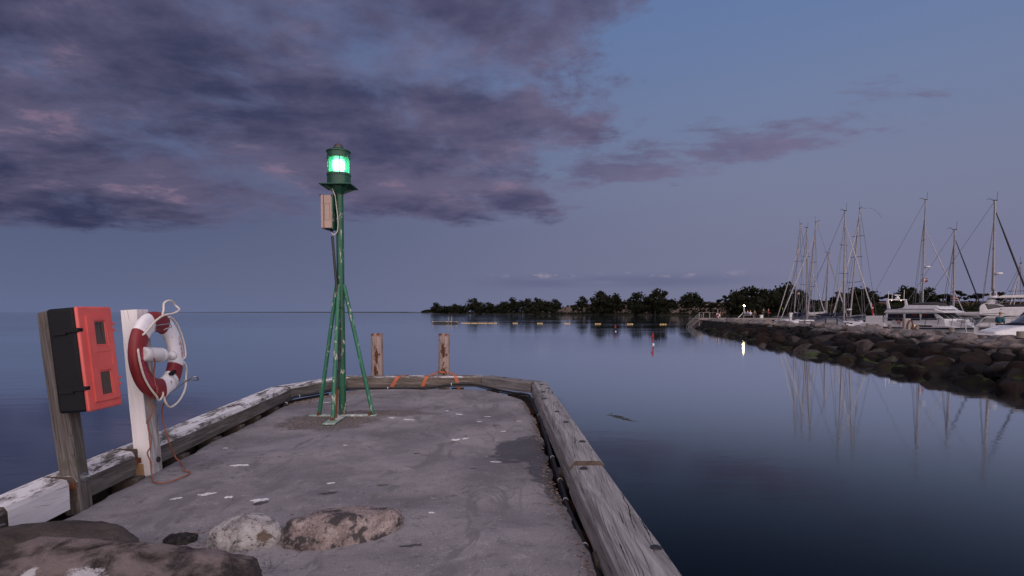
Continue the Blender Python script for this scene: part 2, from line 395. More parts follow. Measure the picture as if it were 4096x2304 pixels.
# ------------------------------------------------------------------ water
def water_mat():
    m, nt, b, oc = new_mat('sea_water'); nt.nodes.remove(b)
    out = [n for n in nt.nodes if n.type == 'OUTPUT_MATERIAL'][0]
    sp = nd(nt, 'ShaderNodeSeparateXYZ'); lk(nt, oc, sp.inputs[0])
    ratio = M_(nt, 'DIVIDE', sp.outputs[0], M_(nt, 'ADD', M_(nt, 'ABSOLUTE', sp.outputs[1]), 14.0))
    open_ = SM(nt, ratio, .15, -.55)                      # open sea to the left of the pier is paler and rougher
    patch = NOISE(nt, oc, (.02, .09, 1), 6, .6)
    w1 = NOISE(nt, oc, (.55, 1.6, 1), 4, .55, .3)
    w2 = NOISE(nt, oc, (2.6, 6.0, 1), 3, .5, .2, (3, 1, 0))
    h = M_(nt, 'ADD', M_(nt, 'MULTIPLY', w1, .035), M_(nt, 'MULTIPLY', w2, .006))
    bp = nd(nt, 'ShaderNodeBump'); bp.inputs['Distance'].default_value = 1.0
    lk(nt, M_(nt, 'ADD', M_(nt, 'MULTIPLY', open_, .08), SM(nt, patch, .40, .60, .07, .15)), bp.inputs['Strength']); lk(nt, h, bp.inputs['Height'])
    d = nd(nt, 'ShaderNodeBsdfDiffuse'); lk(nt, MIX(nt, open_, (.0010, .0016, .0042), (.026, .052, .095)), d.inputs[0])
    g = nd(nt, 'ShaderNodeBsdfGlossy'); g.inputs[0].default_value = (.93, .98, 1, 1)
    lk(nt, M_(nt, 'ADD', M_(nt, 'MULTIPLY', open_, .05), SM(nt, patch, .40, .62, .03, .075)), g.inputs['Roughness']); lk(nt, bp.outputs[0], g.inputs['Normal'])
    fr = nd(nt, 'ShaderNodeFresnel'); fr.inputs[0].default_value = 1.333
    f = M_(nt, 'SUBTRACT', 1.0, M_(nt, 'POWER', 2.718, M_(nt, 'MULTIPLY', M_(nt, 'POWER', fr.outputs[0], 2.6), -15.5)))
    mx = nd(nt, 'ShaderNodeMixShader'); lk(nt, f, mx.inputs[0]); lk(nt, d.outputs[0], mx.inputs[1]); lk(nt, g.outputs[0], mx.inputs[2]); lk(nt, mx.outputs[0], out.inputs[0])
    return m
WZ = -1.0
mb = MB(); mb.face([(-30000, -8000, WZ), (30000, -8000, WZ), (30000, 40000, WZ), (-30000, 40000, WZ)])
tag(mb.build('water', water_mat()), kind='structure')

# ------------------------------------------------------------------ pier deck
XL = [(-6, -2.62), (3.0, -3.02), (3.5, -3.06), (5.3, -3.17), (7.2, -3.34), (8.4, -3.42), (8.8, -3.40), (9.3, -3.20), (9.8, -2.98), (10.22, -2.80)]
XR = [(-6, .80), (2.0, .52), (3.0, .455), (4.0, .385), (4.8, .345), (5.7, .335), (6.6, .33), (7.5, .30), (8.6, .235), (9.2, .13), (9.6, -.10), (9.9, -.35), (10.22, -.70)]
DAMP = [((.14, 5.72), (.34, .55)), ((.30, 5.05), (.17, .55)), ((.36, 4.4), (.10, .3))]
def concrete_mat():
    m, nt, b, oc = new_mat('pier_concrete')
    n1 = NOISE(nt, oc, 1.1, 8, .6, .3); n2 = NOISE(nt, oc, 7, 8, .7, .2, (3, 1, 0)); n3 = NOISE(nt, oc, 85, 4, .7)
    col = RAMP(nt, n1, [(.36, (.140, .129, .141)), (.5, (.200, .186, .200)), (.64, (.262, .245, .260))])
    col = MIX(nt, SM(nt, n2, .46, .33, 0, .75), col, (.12, .113, .117))
    col = MIX(nt, SM(nt, n2, .56, .68, 0, .45), col, (.36, .34, .34))
    col = MIX(nt, SM(nt, n3, .60, .68, 0, .7), col, (.55, .53, .53))
    col = MIX(nt, SM(nt, n3, .41, .33, 0, .7), col, (.06, .055, .055))
    # streaky scuffs across the deck
    st = NOISE(nt, oc, (3.0, 1.0, 1), 7, .65, 1.2, (1, 4, 0))
    col = MIX(nt, SM(nt, st, .54, .62, 0, .8), col, (.14, .132, .136))
    # rough aggregate patch round the lantern foot, damp patch by the right edge
    sp = nd(nt, 'ShaderNodeSeparateXYZ'); lk(nt, oc, sp.inputs[0])
    wob = M_(nt, 'MULTIPLY', M_(nt, 'SUBTRACT', NOISE(nt, oc, 3.2, 7, .7, .4, (7, 7, 0)), .5), 2.0)
    def blob(c, r):
        ax = M_(nt, 'DIVIDE', M_(nt, 'SUBTRACT', sp.outputs[0], c[0]), r[0]); ay = M_(nt, 'DIVIDE', M_(nt, 'SUBTRACT', sp.outputs[1], c[1]), r[1])
        d = M_(nt, 'SQRT', M_(nt, 'ADD', M_(nt, 'MULTIPLY', ax, ax), M_(nt, 'MULTIPLY', ay, ay)))
        return M_(nt, 'ADD', d, wob)
    pt = SM(nt, M_(nt, 'MINIMUM', blob((-2.35, 7.25), (.62, .62)), blob((-1.75, 7.75), (.65, .28))), 1.05, .85)
    agg = MIX(nt, SM(nt, NOISE(nt, oc, 48, 4, .7, 0, (1, 1, 0)), .42, .6), (.05, .042, .040), (.21, .18, .17))
    col = MIX(nt, M_(nt, 'MULTIPLY', pt, .85), col, agg)
    dm = blob(*DAMP[0])
    for d in DAMP[1:]: dm = M_(nt, 'MINIMUM', dm, blob(*d))
    dm = SM(nt, dm, 1.1, .9)
    col = MIX(nt, M_(nt, 'MULTIPLY', dm, .74), col, (.035, .034, .040))
    ckn = NOISE(nt, oc, .9, 6, .62, .6, (11, 3, 0)); ckd = M_(nt, 'ABSOLUTE', M_(nt, 'SUBTRACT', ckn, .5))
    ckm = M_(nt, 'MULTIPLY', SM(nt, ckd, .0045, .0012), SM(nt, NOISE(nt, oc, .7, 3, .5, 0, (2, 8, 0)), .50, .58))
    col = MIX(nt, M_(nt, 'MULTIPLY', ckm, .7), col, (.05, .045, .045))
    lk(nt, col, b.inputs['Base Color'])
    pud = SM(nt, blob((.26, 5.1), (.11, .30)), 1.05, .9)
    lk(nt, M_(nt, 'SUBTRACT', .86, M_(nt, 'ADD', M_(nt, 'MULTIPLY', dm, .26), M_(nt, 'MULTIPLY', pud, .45))), b.inputs['Roughness']); b.inputs['Specular IOR Level'].default_value = .35
    h = M_(nt, 'ADD', M_(nt, 'MULTIPLY', n1, .9), M_(nt, 'ADD', M_(nt, 'MULTIPLY', n2, .55), M_(nt, 'MULTIPLY', n3, .16)))
    bump(nt, b, h, .6, .035)
    return m
ROCKS = []
def deck_z(x, y):
    z = .022 * fbm((x * .8, y * .8, 0), 3) + .006 * fbm((x * 4, y * 4, 2), 2)
    return z * min(1, max(0, .35 + min(abs(x + 3.2), abs(x - .4)) * 1.0))
ys = [-6 + .45 * i for i in range(16)] + [1.2 + .055 * i for i in range(164)]
ys = [y for y in ys if y < 10.22] + [10.22]
secs = []
for y in ys:
    xl = interp(XL, y) + (.035 * fbm((y * 2.2, 1.5, 0)) + .012 * fbm((y * 11, 3, 0)))
    xr = interp(XR, y) + (.040 * fbm((y * 2.6, 8.5, 0)) + .016 * fbm((y * 13, 5, 0)))
    row = [(xl + .01, y, -.30), (xl, y, -.035)]
    for i in range(57):
        x = lerp(xl, xr, i / 56); row.append((x, y, deck_z(x, y) - (.02 if i in (0, 56) else 0)))
    row += [(xr, y, -.035), (xr - .01, y, -.30)]
    secs.append(row)
mb = MB(); mb.loft(secs, caps=False)
last = secs[-1]; mb.face([p for p in last])
deck = tag(mb.build('pier_deck', concrete_mat(), smooth=True, angle=50), kind='structure')

# the dark fill and rusty sheet wall below the deck edge
mb = MB()
mb.loft([[(interp(XL, y) - .42, y, -.30), (interp(XR, y) + .40, y, -.30)] for y in ys[::3] + [10.22, 10.55]], caps=False)
tag(mb.build('quay_fill', pm('dark_rubble', (.012, .009, .008), (.05, .035, .03), 9, .9, bstr=.8)), kind='structure')
mb = MB()
for tab, off in ((XL, -.10), (XR, .09)):
    pts = [(interp(tab, y) + off + .025 * math.sin(y * 9), y) for y in [-6 + .12 * i for i in range(136)]]
    mb.loft([[(x, y, -.10), (x, y, -3.0)] for x, y in pts], caps=False)
mb.loft([[(x, 10.33 + .025 * math.sin(x * 9), -.10), (x, 10.33 + .025 * math.sin(x * 9), -3.0)] for x in [-2.9 + .1 * i for i in range(24)]], caps=False)
tag(mb.build('sheet_wall', MT['rust']), kind='structure')

mb = MB()
for tab, off in ((XL, -.27), (XR, .27)):
    mb.loft([[(interp(tab, y) + off, y, -.015), (interp(tab, y) + off, y, -2.6)] for y in [-6 + .3 * i for i in range(54)]], caps=False)
tag(mb.build('timber_wall', pm('wall_timber', (.02, .016, .014), (.07, .055, .048), 4, .9, stretch=(1, 1, 4), bstr=.5)), kind='structure')

# white bird droppings and dark spots on the deck
lime = pm('bird_lime', (.55, .54, .57), (.78, .77, .80), 40, .8, bstr=.4)
def splat(x, y, rx, ry, seed, ang=0.0, m=lime, name='bird_dropping', h=.0025):
    rnd = random.Random(seed); n = 26; mb = MB(); top = []; ph = rnd.random() * 50
    for i in range(n):
        t = 2 * math.pi * i / n
        k = .62 + .55 * mnoise.noise(Vector((math.cos(t) * 1.6 + ph, math.sin(t) * 1.6, seed))) + .35 * mnoise.noise(Vector((math.cos(t) * 5 + ph, math.sin(t) * 5, seed)))
        ux, uy = math.cos(t) * rx * k, math.sin(t) * ry * k
        top.append((x + ux * math.cos(ang) - uy * math.sin(ang), y + ux * math.sin(ang) + uy * math.cos(ang)))
    mb.prism(top, -.02, h, 'xy')
    for v in mb.bm.verts: v.co.z += deck_z(v.co.x, v.co.y)
    return mb.build(name, m, deck)
for i, (x, y, rx, ry, ag) in enumerate([(-2.341, 4.294, .09, .055, .3), (-2.52, 4.20, .065, .03, .2), (-2.118, 4.183, .05, .03, .4), (-1.86, 4.138, .085, .055, .5),
        (-2.49, 5.118, .10, .035, .3), (-.161, 5.284, .07, .02, .1), (-.618, 6.205, .075, .05, .5), (-.52, 6.27, .05, .03, .8), (-.914, 7.963, .035, .03, 0), (-.72, 7.70, .07, .035, -.1),
        (-.33, 7.6, .06, .025, 0), (-.42, 7.2, .05, .025, .1), (-1.58, 7.43, .07, .03, -.2), (-1.36, 7.36, .12, .05, -.25), (-2.95, 5.80, .03, .02, 0), (-1.49, 4.6, .05, .025, .4),
        (-2.86, 8.75, .09, .03, .2), (-2.68, 8.95, .09, .03, .1), (.08, 7.23, .05, .012, 0), (-.56, 3.9, .03, .02, 0), (-.1, 6.6, .04, .02, .3), (-1.75, 5.9, .03, .015, .2)]):
    splat(x, y, rx, ry, i + 1, ag)
tarm = pm('dark_stain', (.035, .033, .036), (.07, .066, .07), 20, .8, bstr=.3)
for i, (x, y, rx, ry, ag) in enumerate([(-1.40, 4.30, .10, .045, .5), (-1.83, 4.06, .08, .05, .5), (-.2, 6.9, .06, .02, 0), (-.95, 5.6, .05, .018, 0), (-.6, 3.35, .10, .03, .3), (-1.05, 4.55, .06, .02, .2), (-.35, 5.0, .05, .02, .2)]):
    splat(x, y, rx, ry, 60 + i, ag, tarm, 'dark_spot', .003)

# wood chips, shells and grit swept into the edges
mb = MB(); rnd = random.Random(3)
def chip(x, y, s, zz=.0):
    a = rnd.random() * 6.3; c, q = math.cos(a), math.sin(a); L = s * rnd.uniform(.6, 1.6); w = s * rnd.uniform(.25, .6); z = zz + deck_z(x, y)
    p = [(-L, -w), (L, -w * .6), (L * .8, w), (-L * .7, w)]
    t = rnd.uniform(.2, .7) * s
    vs = [mb.bm.verts.new((x + u * c - v * q, y + u * q + v * c, z + .001)) for u, v in p] + [mb.bm.verts.new((x + u * c - v * q, y + u * q + v * c, z + t)) for u, v in p]
    for f in ((0, 1, 2, 3), (4, 5, 6, 7), (0, 1, 5, 4), (1, 2, 6, 5), (2, 3, 7, 6), (3, 0, 4, 7)): mb.bm.faces.new([vs[k] for k in f])
for _ in range(1500):
    y = 1.6 + 7.2 * rnd.random() ** 1.2; x = interp(XR, y) - abs(rnd.gauss(0, .06)) - .01
    if math.sin(y * 3.1) + rnd.random() * 1.6 > .3: chip(x, y, rnd.uniform(.003, .011))
for _ in range(500):
    t = rnd.random(); chip(lerp(-2.75, -1.7, t) + rnd.gauss(0, .08), lerp(7.1, 7.6, t) + rnd.gauss(0, .16), rnd.uniform(.003, .012))
for _ in range(420):
    y = rnd.uniform(8.5, 10.0); chip(interp(XL, y) + abs(rnd.gauss(0, .12)) + .03, y, rnd.uniform(.006, .018))
for _ in range(350): chip(rnd.uniform(-2.9, .2), rnd.uniform(2.6, 9.5), rnd.uniform(.003, .010))
for _ in range(120): chip(-2.0 + rnd.gauss(0, .1), 3.42 + rnd.gauss(0, .1), rnd.uniform(.004, .012))
tag(mb.build('litter', pm('wood_chips', (.05, .04, .036), (.17, .125, .105), 30, .9, c3=(.40, .36, .34), bstr=0)), kind='stuff')

# ------------------------------------------------------------------ kerb beams of the pier
W_LEFT = wood_mat('limed_beam', (.045, .040, .036), (.105, .095, .088), (.19, .175, .165), white=1.0, moss=.2, crack=.35, ring=30)
W_NEAR = wood_mat('whitewashed_beam', (.52, .50, .51), (.61, .59, .61), (.70, .68, .70), white=1.25, crack=.5, ring=24, relief=.35, darktop=True)
W_END = wood_mat('brown_beam', (.06, .050, .044), (.13, .11, .098), (.23, .20, .19), white=.45, moss=.4, crack=.4, ring=26)
W_OLD = wood_mat('silvered_beam', (.13, .122, .128), (.24, .228, .235), (.35, .335, .345), crack=1.0, ring=20)
W_DIAG = wood_mat('grey_beam', (.10, .093, .095), (.17, .16, .162), (.28, .265, .27), crack=.6, ring=26)
W_DARK = wood_mat('dark_beam', (.02, .018, .016), (.05, .045, .042), (.5, .48, .48), moss=.3, crack=.4, ring=9)
ENDG = pm('end_grain', (.035, .026, .022), (.10, .075, .062), 16, .9, c3=(.06, .045, .038), bstr=.5)
def bolt_mesh(r, h):
    mb = MB(); mb.lathe([(r, -.02), (r, .0), (r * .96, h * .45), (r * .7, h * .85), (0, h)], 18); return mb.mesh('bolt', True)
BOLT = bolt_mesh(.031, .016); BOLT.materials.append(MT['darksteel'])
def beam(p, q, w, zb, zt, cham, mat, label, side=1, bolts=(), cham2=None, seed=1, tw=None, group='timber kerb beams round the pier', skew=0.0):
    p, q = Vector((*p, 0)), Vector((*q, 0)); d = q - p; L = d.length; ang = math.atan2(d.y, d.x)
    t = thing('kerb_beam', label, 'timber beam', p, (0, 0, ang), group)
    mb = MB(); secs = []; n = max(6, int(L / .12)); cham2 = cham if cham2 is None else cham2
    for i in range(n + 1):
        x = L * i / n; w_ = lerp(w, tw or w, i / n)
        j = lambda k: .006 * fbm((x * 1.7, k * 3.3, seed), 3)
        sec = [(0 + j(1), zb), (0 + j(2), zt - cham), (cham * .8 + j(3), zt), (w_ * .5, zt + j(4) * .6 + .002), (w_ - cham2 * .8 + j(5), zt), (w_ + j(6), zt - cham2), (w_ + j(7), zb)]
        secs.append([(x + (skew * max(0, min(1, y / w_)) if i == n else 0), y * side, z + j(8) * .5) for y, z in sec])
    mb.loft(secs, closed=True)
    body = mb.build('timber', mat, t, smooth=True, angle=25, bevel=.003, bseg=2)
    body.data.materials.append(ENDG)
    for f in body.data.polygons:
        if abs(f.normal.x) > .9 and not (skew and f.center.x > L * .5): f.material_index = 1
    for bx, by in bolts:
        b = bpy.data.objects.new('bolt', BOLT); COL.objects.link(b); b.parent = t; b.location = (bx, by * side, zt + .002)
        b.scale = (1, 1, random.uniform(.6, 1.2))
    return t
beam((-2.80, -5.5), (-3.052, 3.375), .27, .0, .215, .03, W_DARK, 'dark mottled kerb beam butting the white one at the lower left edge')
BL1 = beam((-3.062, 3.40), (-3.114, 3.945), .235, .01, .22, .03, W_NEAR, 'whitewashed kerb beam in front of the grey post with the red box', tw=.265, skew=.10)
BL2 = beam((-3.128, 4.03), (-3.180, 4.745), .265, .025, .22, .04, W_LEFT, 'short brown kerb beam between the grey post and the white post', tw=.275, seed=12, skew=.125)
BL2 = beam((-3.190, 4.87), (-3.50, 8.93), .275, .025, .22, .045, W_LEFT, 'long brown kerb beam with white lime on top, beyond the white post', tw=.33, seed=2)
BL3 = beam((-3.50, 8.945), (-2.99, 10.24), .31, .03, .22, .03, W_LEFT, 'short angled kerb beam at the far left corner, limed on top', seed=3)
BE = beam((-3.14, 10.252), (-.545, 10.36), .29, .035, .222, .02, W_END, 'brown kerb beam across the pier end with three orange straps', seed=4)
BD = beam((-.556, 10.335), (.315, 9.47), .27, .045, .225, .02, W_DIAG, 'short grey angled kerb beam at the far right corner', seed=5, bolts=((.45, .15), (.9, .1)))
BF = beam((.330, 9.56), (.455, 4.455), .265, .0, .222, .05, W_OLD, 'silvered right kerb beam with long cracks, far length beyond the step joint', side=1, seed=6, cham2=.03,
          bolts=((.42, .14), (.85, .20), (1.25, .10), (1.9, .06), (2.9, .13), (3.55, .16), (4.45, .20)), tw=.275)
BN = beam((.452, 4.44), (.80, -5.5), .285, -.03, .186, .045, W_OLD, 'silvered right kerb beam nearest the camera, one large bolt head', side=1, seed=7, cham2=.03, bolts=((.10, .10), (1.58, .235), (3.4, .1)))
# timber bearers under the beams
DKW = pm('dark_bearer', (.03, .024, .02), (.10, .08, .07), 8, .9, bstr=.4)
for i, (x, y, a) in enumerate([(-3.2, 4.75, 0), (-3.27, 5.55, 0), (-3.33, 6.3, 0), (-3.40, 7.0, 0), (-3.46, 7.6, 0), (-3.5, 8.3, 0), (-2.5, 10.4, 0), (-1.75, 10.42, 0), (-1.0, 10.42, 0), (-.35, 10.15, .8), (.1, 9.75, .8), (.43, 8.6, 0), (.50, 6.6, 0), (.52, 5.0, 0), (.58, 3.2, 0)]):
    o = MB().box((0, 0, 0), (.22, .12, .18)).build('bearer_block', DKW, deck, bevel=.008)
    o.location = (x - (.05 if x < -2.6 else 0), y, -.085); o.rotation_euler = (0, 0, a)

# ------------------------------------------------------------------ black cable along the kerb
CBL = [(-3.44, 8.42, -.09), (-3.43, 8.52, -.01), (-3.42, 8.66, .05), (-3.38, 8.86, .075), (-3.26, 9.2, .06), (-3.10, 9.75, .05), (-2.94, 10.12, .035), (-2.6, 10.225, .03), (-2.0, 10.24, .03), (-1.5, 10.26, .04), (-1.1, 10.28, .09), (-.75, 10.29, .10), (-.5, 10.20, .06), (-.2, 9.9, .03), (.10, 9.6, .02), (.26, 9.38, .03), (.30, 9.15, .02), (.335, 8.6, .0), (.36, 8.0, -.01), (.385, 7.3, -.01), (.385, 6.8, -.02), (.40, 6.2, -.03), (.395, 5.7, -.03), (.405, 5.3, -.035), (.41, 4.9, -.04), (.42, 4.45, -.05), (.41, 4.2, -.045), (.44, 3.7, -.05), (.475, 3.1, -.055), (.505, 2.5, -.06), (.54, 1.8, -.06), (.60, .5, -.06), (.66, -1, -.06)]
cab = thing('power_cable', 'thick black cable strung along the foot of the kerb beams', 'cable', (-3.44, 8.42, 0))
path = smooth_path(CBL, 5); org = (-3.44, 8.42, 0)
MB().tube(path, .019, 10).build('cable', MT['rubber'], cab, smooth=True, org=org)
MB().tube([(p.x - .012, p.y - .012, p.z - .03) for p in path[26:]], .011, 8).build('cable', MT['rubber'], cab, smooth=True, org=org)
for k in (7, 16, 22, 38, 50, 66, 78, 92, 105, 112, 121, 128, 137):
    p, q = path[k], path[k + 1]; d = (q - p).normalized()
    MB().tube([p - d * .006, p + d * .006], .0215, 10).build('cable_tie', MT['greyplastic'] if k % 3 else MT['black'], cab, org=org)

# ------------------------------------------------------------------ orange ratchet straps on the end beam
def ribbon(mb, pts, w, th=.003, side=Vector((1, 0, 0))):
    pts = [Vector(p) for p in pts]; secs = []
    for i, p in enumerate(pts):
        t = (pts[min(i + 1, len(pts) - 1)] - pts[max(i - 1, 0)]).normalized()
        s = (side - t * side.dot(t)).normalized() * (w / 2); n = t.cross(s).normalized() * th
        secs.append([p - s, p + s, p + s + n, p - s + n])
    mb.loft(secs, closed=True); return mb
def strap(x_top, x_bot, over, label, y0):
    t = thing('ratchet_strap', label, 'strap', (x_top, y0 - .01, .23), group='orange straps over the end beam')
    pts = [(x_bot, y0 - .006, .0), (lerp(x_bot, x_top, .5), y0 - .008, .12), (x_top - (x_top - x_bot) * .12, y0 - .006, .205), (x_top, y0 + .03, .230)] + over
    mb = MB(); ribbon(mb, pts, .062, side=Vector((1, .05, 0))); mb.build('webbing', MT['orange'], t, org=t.location)
    return t
strap(-2.07, -2.21, [(-1.98, y_ , .232) for y_ in (10.42, 10.54)] + [(-1.9, 10.60, .10)], 'orange strap left of the others, wrapped over the beam alone', 10.295)
strap(-1.55, -1.65, [(-1.50, 10.45, .232), (-1.47, 10.62, .238), (-1.44, 10.88, .25)], 'orange strap running over the beam to the left of the right pile', 10.315)
strap(-1.03, -.965, [(-1.06, 10.45, .232), (-1.10, 10.62, .238), (-1.20, 10.88, .25)], 'orange strap running over the beam to the right of the right pile', 10.335)

# ------------------------------------------------------------------ two mooring piles behind the end beam
def pile_mat():
    m, nt, b, oc = new_mat('mooring_pile_wood')
    g = NOISE(nt, oc, (20, 20, 1.3), 7, .65, .5); n = NOISE(nt, oc, 2.6, 6, .6)
    col = RAMP(nt, g, [(.3, (.20, .14, .125)), (.5, (.30, .225, .205)), (.72, (.39, .30, .275))])
    col = MIX(nt, SM(nt, n, .5, .72, 0, .5), col, (.16, .115, .10))
    k = NOISE(nt, oc, (9, 9, .8), 2.5, .5, .6, (2, 3, 1)); d = M_(nt, 'ABSOLUTE', M_(nt, 'SUBTRACT', k, .5))
    ck = M_(nt, 'MULTIPLY', SM(nt, d, .016, .003), SM(nt, n, .42, .55))
    col = MIX(nt, ck, col, (.02, .014, .012))
    kn = NOISE(nt, oc, (7, 7, 5), 2, .4, 0, (4, 9, 2)); col = MIX(nt, SM(nt, kn, .74, .78), col, (.05, .03, .022))
    sp = nd(nt, 'ShaderNodeSeparateXYZ'); lk(nt, oc, sp.inputs[0])
    col = MIX(nt, M_(nt, 'MULTIPLY', SM(nt, sp.outputs[2], 1.91, 1.97), SM(nt, g, .42, .55)), col, (.13, .04, .018))
    lk(nt, col, b.inputs['Base Color']); b.inputs['Roughness'].default_value = .85
    bump(nt, b, M_(nt, 'SUBTRACT', g, M_(nt, 'MULTIPLY', ck, 2)), .5, .01); return m
PILE = pile_mat(); FIBRE = pm('torn_rusty_fibre', (.010, .005, .004), (.10, .036, .014), 38, .9, c3=(.035, .013, .007), bstr=.8)
def mooring_pile(x, y, top, r, patches, label, lean, seed):
    t = thing('mooring_pile', label, 'mooring post', (x, y, WZ), (0, lean, 0), 'round timber piles behind the pier end')
    mb = MB(); secs = []; H = top - WZ
    prof = [(-1.5, 1.04), (0, 1.04), (.6, 1.03), (1.1, 1.02), (1.3, 1.015), (1.5, 1.0), (1.7, .99), (H - .02, .985), (H, .95)]
    for z, k in prof:
        secs.append([(r * k * (1 + .02 * fbm((math.cos(u) * 1.5 + seed, math.sin(u) * 1.5, z * 1.4), 3)) * math.cos(u), r * k * (1 + .02 * fbm((math.cos(u) * 1.5 + seed, math.sin(u) * 1.5, z * 1.4), 3)) * math.sin(u), z + (.012 * math.cos(u + seed) if z > H - .05 else 0)) for u in [2 * math.pi * i / 28 for i in range(28)]])
    mb.loft(secs, closed=True); mb.build('timber', PILE, t, smooth=True)
    rnd = random.Random(seed)
    for (az, pz, pw, ph) in patches:                      # ragged rusty fixings torn out of the wood
        mb = MB()
        for _ in range(26):
            u = az + rnd.gauss(0, .32) * pw / r * .6; zz = pz + rnd.gauss(0, .36) * ph
            q = Vector((math.cos(u), math.sin(u), 0)) * (r * .985); s = rnd.uniform(.35, 1.0)
            mb.box(q + Vector((0, 0, zz)), (.012 * s + .008, pw * .34 * s, ph * .5 * s), Matrix.Rotation(u, 3, 'Z') @ Matrix.Rotation(rnd.gauss(0, .25), 3, 'X'))
        for _ in range(9):
            u = az + rnd.gauss(0, .3); zz = pz + rnd.gauss(0, .5) * ph; q = Vector((math.cos(u), math.sin(u), 0)) * r
            mb.tube([q + Vector((0, 0, zz)), q * 1.12 + Vector((rnd.gauss(0, .02), 0, zz + rnd.gauss(0, .03)))], .003, 5)
        mb.build('rust_patch', FIBRE, t)['kind'] = 'stuff'
    return t
mooring_pile(-2.615, 11.0, .985, .113, [(-1.5, 1.54, .075, .15), (-1.62, 1.25, .07, .17)], 'round pinkish timber pile left of the other, behind the beam', 0.0, 1)
mooring_pile(-1.335, 11.0, .98, .109, [(-1.6, 1.66, .065, .17), (-1.5, 1.27, .065, .18)], 'round timber pile with orange straps tied round its foot', .012, 2)
st = thing('ratchet_strap', 'orange strap band looped round the foot of the right pile', 'strap', (-1.335, 11, .3), group='orange straps over the end beam')
mb = MB(); ribbon(mb, [(-1.335 + .118 * math.cos(u), 11 + .118 * math.sin(u), .255 + .01 * math.sin(u)) for u in [math.pi * (1 + i / 12) for i in range(13)]], .035, side=Vector((0, 0, 1)))
mb.build('webbing', MT['orange'], st, org=st.location)

# ------------------------------------------------------------------ grey post with the red extinguisher box
W_POST = wood_mat('post_timber', (.050, .043, .040), (.105, .093, .087), (.185, .168, .158), moss=.5, crack=.3, ring=34)
W_WHITE = wood_mat('white_post_paint', (.69, .66, .67), (.74, .71, .72), (.78, .75, .76), crack=.5, ring=14, relief=.25)
W_BARE = wood_mat('worn_white_timber', (.10, .09, .088), (.34, .32, .32), (.62, .60, .60), crack=.8, ring=9)
def post(loc, w, d, h, lean, mat, name, label, cham, tilt=0, dome=.02, front=None):
    t = thing(name, label, 'post', loc, (tilt, lean, 0))
    # built lying along local x so the grain follows the post, then stood up
    secs = []; n = 24
    c = cham
    for i in range(n + 1):
        x = lerp(-.05, h, i / n); e = .0 if i < n else dome
        j = lambda k: .004 * fbm((x * 2.2, k * 3.7, w * 90), 3)
        sec = [(-w + c, -d), (-c, -d), (0, -d + c), (0, -c), (-c, 0), (-w + c, 0), (-w, -c), (-w, -d + c)]
        secs.append([(x - (dome if (i == n and k in (0, 5, 6, 7)) else 0), y + j(k), z + j(k + 9)) for k, (y, z) in enumerate(sec)])
    mb = MB(); mb.loft(secs, closed=True)
    me = mb.mesh('timber', True, angle=28)
    o = bpy.data.objects.new('timber', me); COL.objects.link(o); me.materials.append(mat); o.parent = t
    # local (x,y,z) -> up, across, depth
    o.matrix_local = Matrix(((0, 1, 0, 0), (0, 0, -1, 0), (1, 0, 0, 0), (0, 0, 0, 1)))
    if front:
        me.materials.append(front)
        for p in me.polygons:
            if p.normal.y > .6 and p.center.x < h * .9: p.material_index = 1
    b = o.modifiers.new('bevel', 'BEVEL'); b.width = .006; b.segments = 2; b.limit_method = 'ANGLE'
    return t
GP = post((-3.105, 4.03, -.01), .135, .13, 1.44, -.098, W_POST, 'timber_post', 'weathered brown square post carrying the red and black box', .016)
def bracket(parent, y, z, x0, flip=1):
    mb = MB(); mb.box((x0 + .004, y - .035, z), (.006, .13, .04)); mb.box((x0 + .05, y + .0, z + .004), (.085, .007, .05))
    return mb.build('bracket', MT['rust'], parent, bevel=.002)
def angle_bracket(parent, ax, ay, z, px, w_):
    mb = MB(); mb.box((ax, ay - .05, z - .008), (.006, .11, .046)); mb.box((px, -.0055, z), (w_, .006, .046))
    dx, dy = px - ax, -.0055 - ay; L = math.hypot(dx, dy); mb.box((ax + dx / 2, ay + dy / 2, z - .004), (L, .005, .045), Matrix.Rotation(math.atan2(dy, dx), 3, 'Z'))
    return mb.build('bracket', MT['rust'], parent, bevel=.0015)
angle_bracket(GP, -.004, -.085, .165, -.055, .07)
BLT = MB(); BLT.tube([(0, 0, 0), (.006, 0, 0)], .034, 20).tube([(.006, 0, 0), (.026, 0, 0)], .019, 6).tube([(.026, 0, 0), (.05, 0, 0)], .010, 10)
blt = BLT.build('anchor_bolt', MT['steel'], GP, smooth=True); blt.location = (.0, .065, .21)

def boolean_cut(o, cutter):
    b = o.modifiers.new('cut', 'BOOLEAN'); b.object = cutter; b.operation = 'DIFFERENCE'; b.solver = 'EXACT'
    dg = bpy.context.evaluated_depsgraph_get(); me = bpy.data.meshes.new_from_object(o.evaluated_get(dg))
    o.modifiers.clear(); o.data = me; bpy.data.objects.remove(cutter)
    return o
RB = thing('extinguisher_box', 'red and black plastic extinguisher cabinet with two small windows, on the brown post', 'extinguisher box', (-3.176, 3.95, .685), (0, -.086, 0))
MB().box((.0975, .17, .3675), (.196, .338, .736)).build('case', MT['black'], RB, bevel=.022, bseg=4)
door = MB().box((.2085, .17, .3675), (.027, .342, .742)).build('door', MT['red'], RB, bevel=.020, bseg=4)
pan = MB().box((.227, .185, .364), (.014, .250, .615)).build('door_panel', MT['red'], door)
ctm = MB()
for z0, z1 in ((.467, .625), (.103, .26)): ctm.box((.22, .189, (z0 + z1) / 2), (.05, .118, z1 - z0 + .03))
ctm.box((.234, .2, .3635), (.006, .150, .09))
cut = ctm.build('cutter', None, RB); boolean_cut(pan, cut)
b = pan.modifiers.new('bevel', 'BEVEL'); b.width = .007; b.segments = 3; b.limit_method = 'ANGLE'; b.angle_limit = R(40)
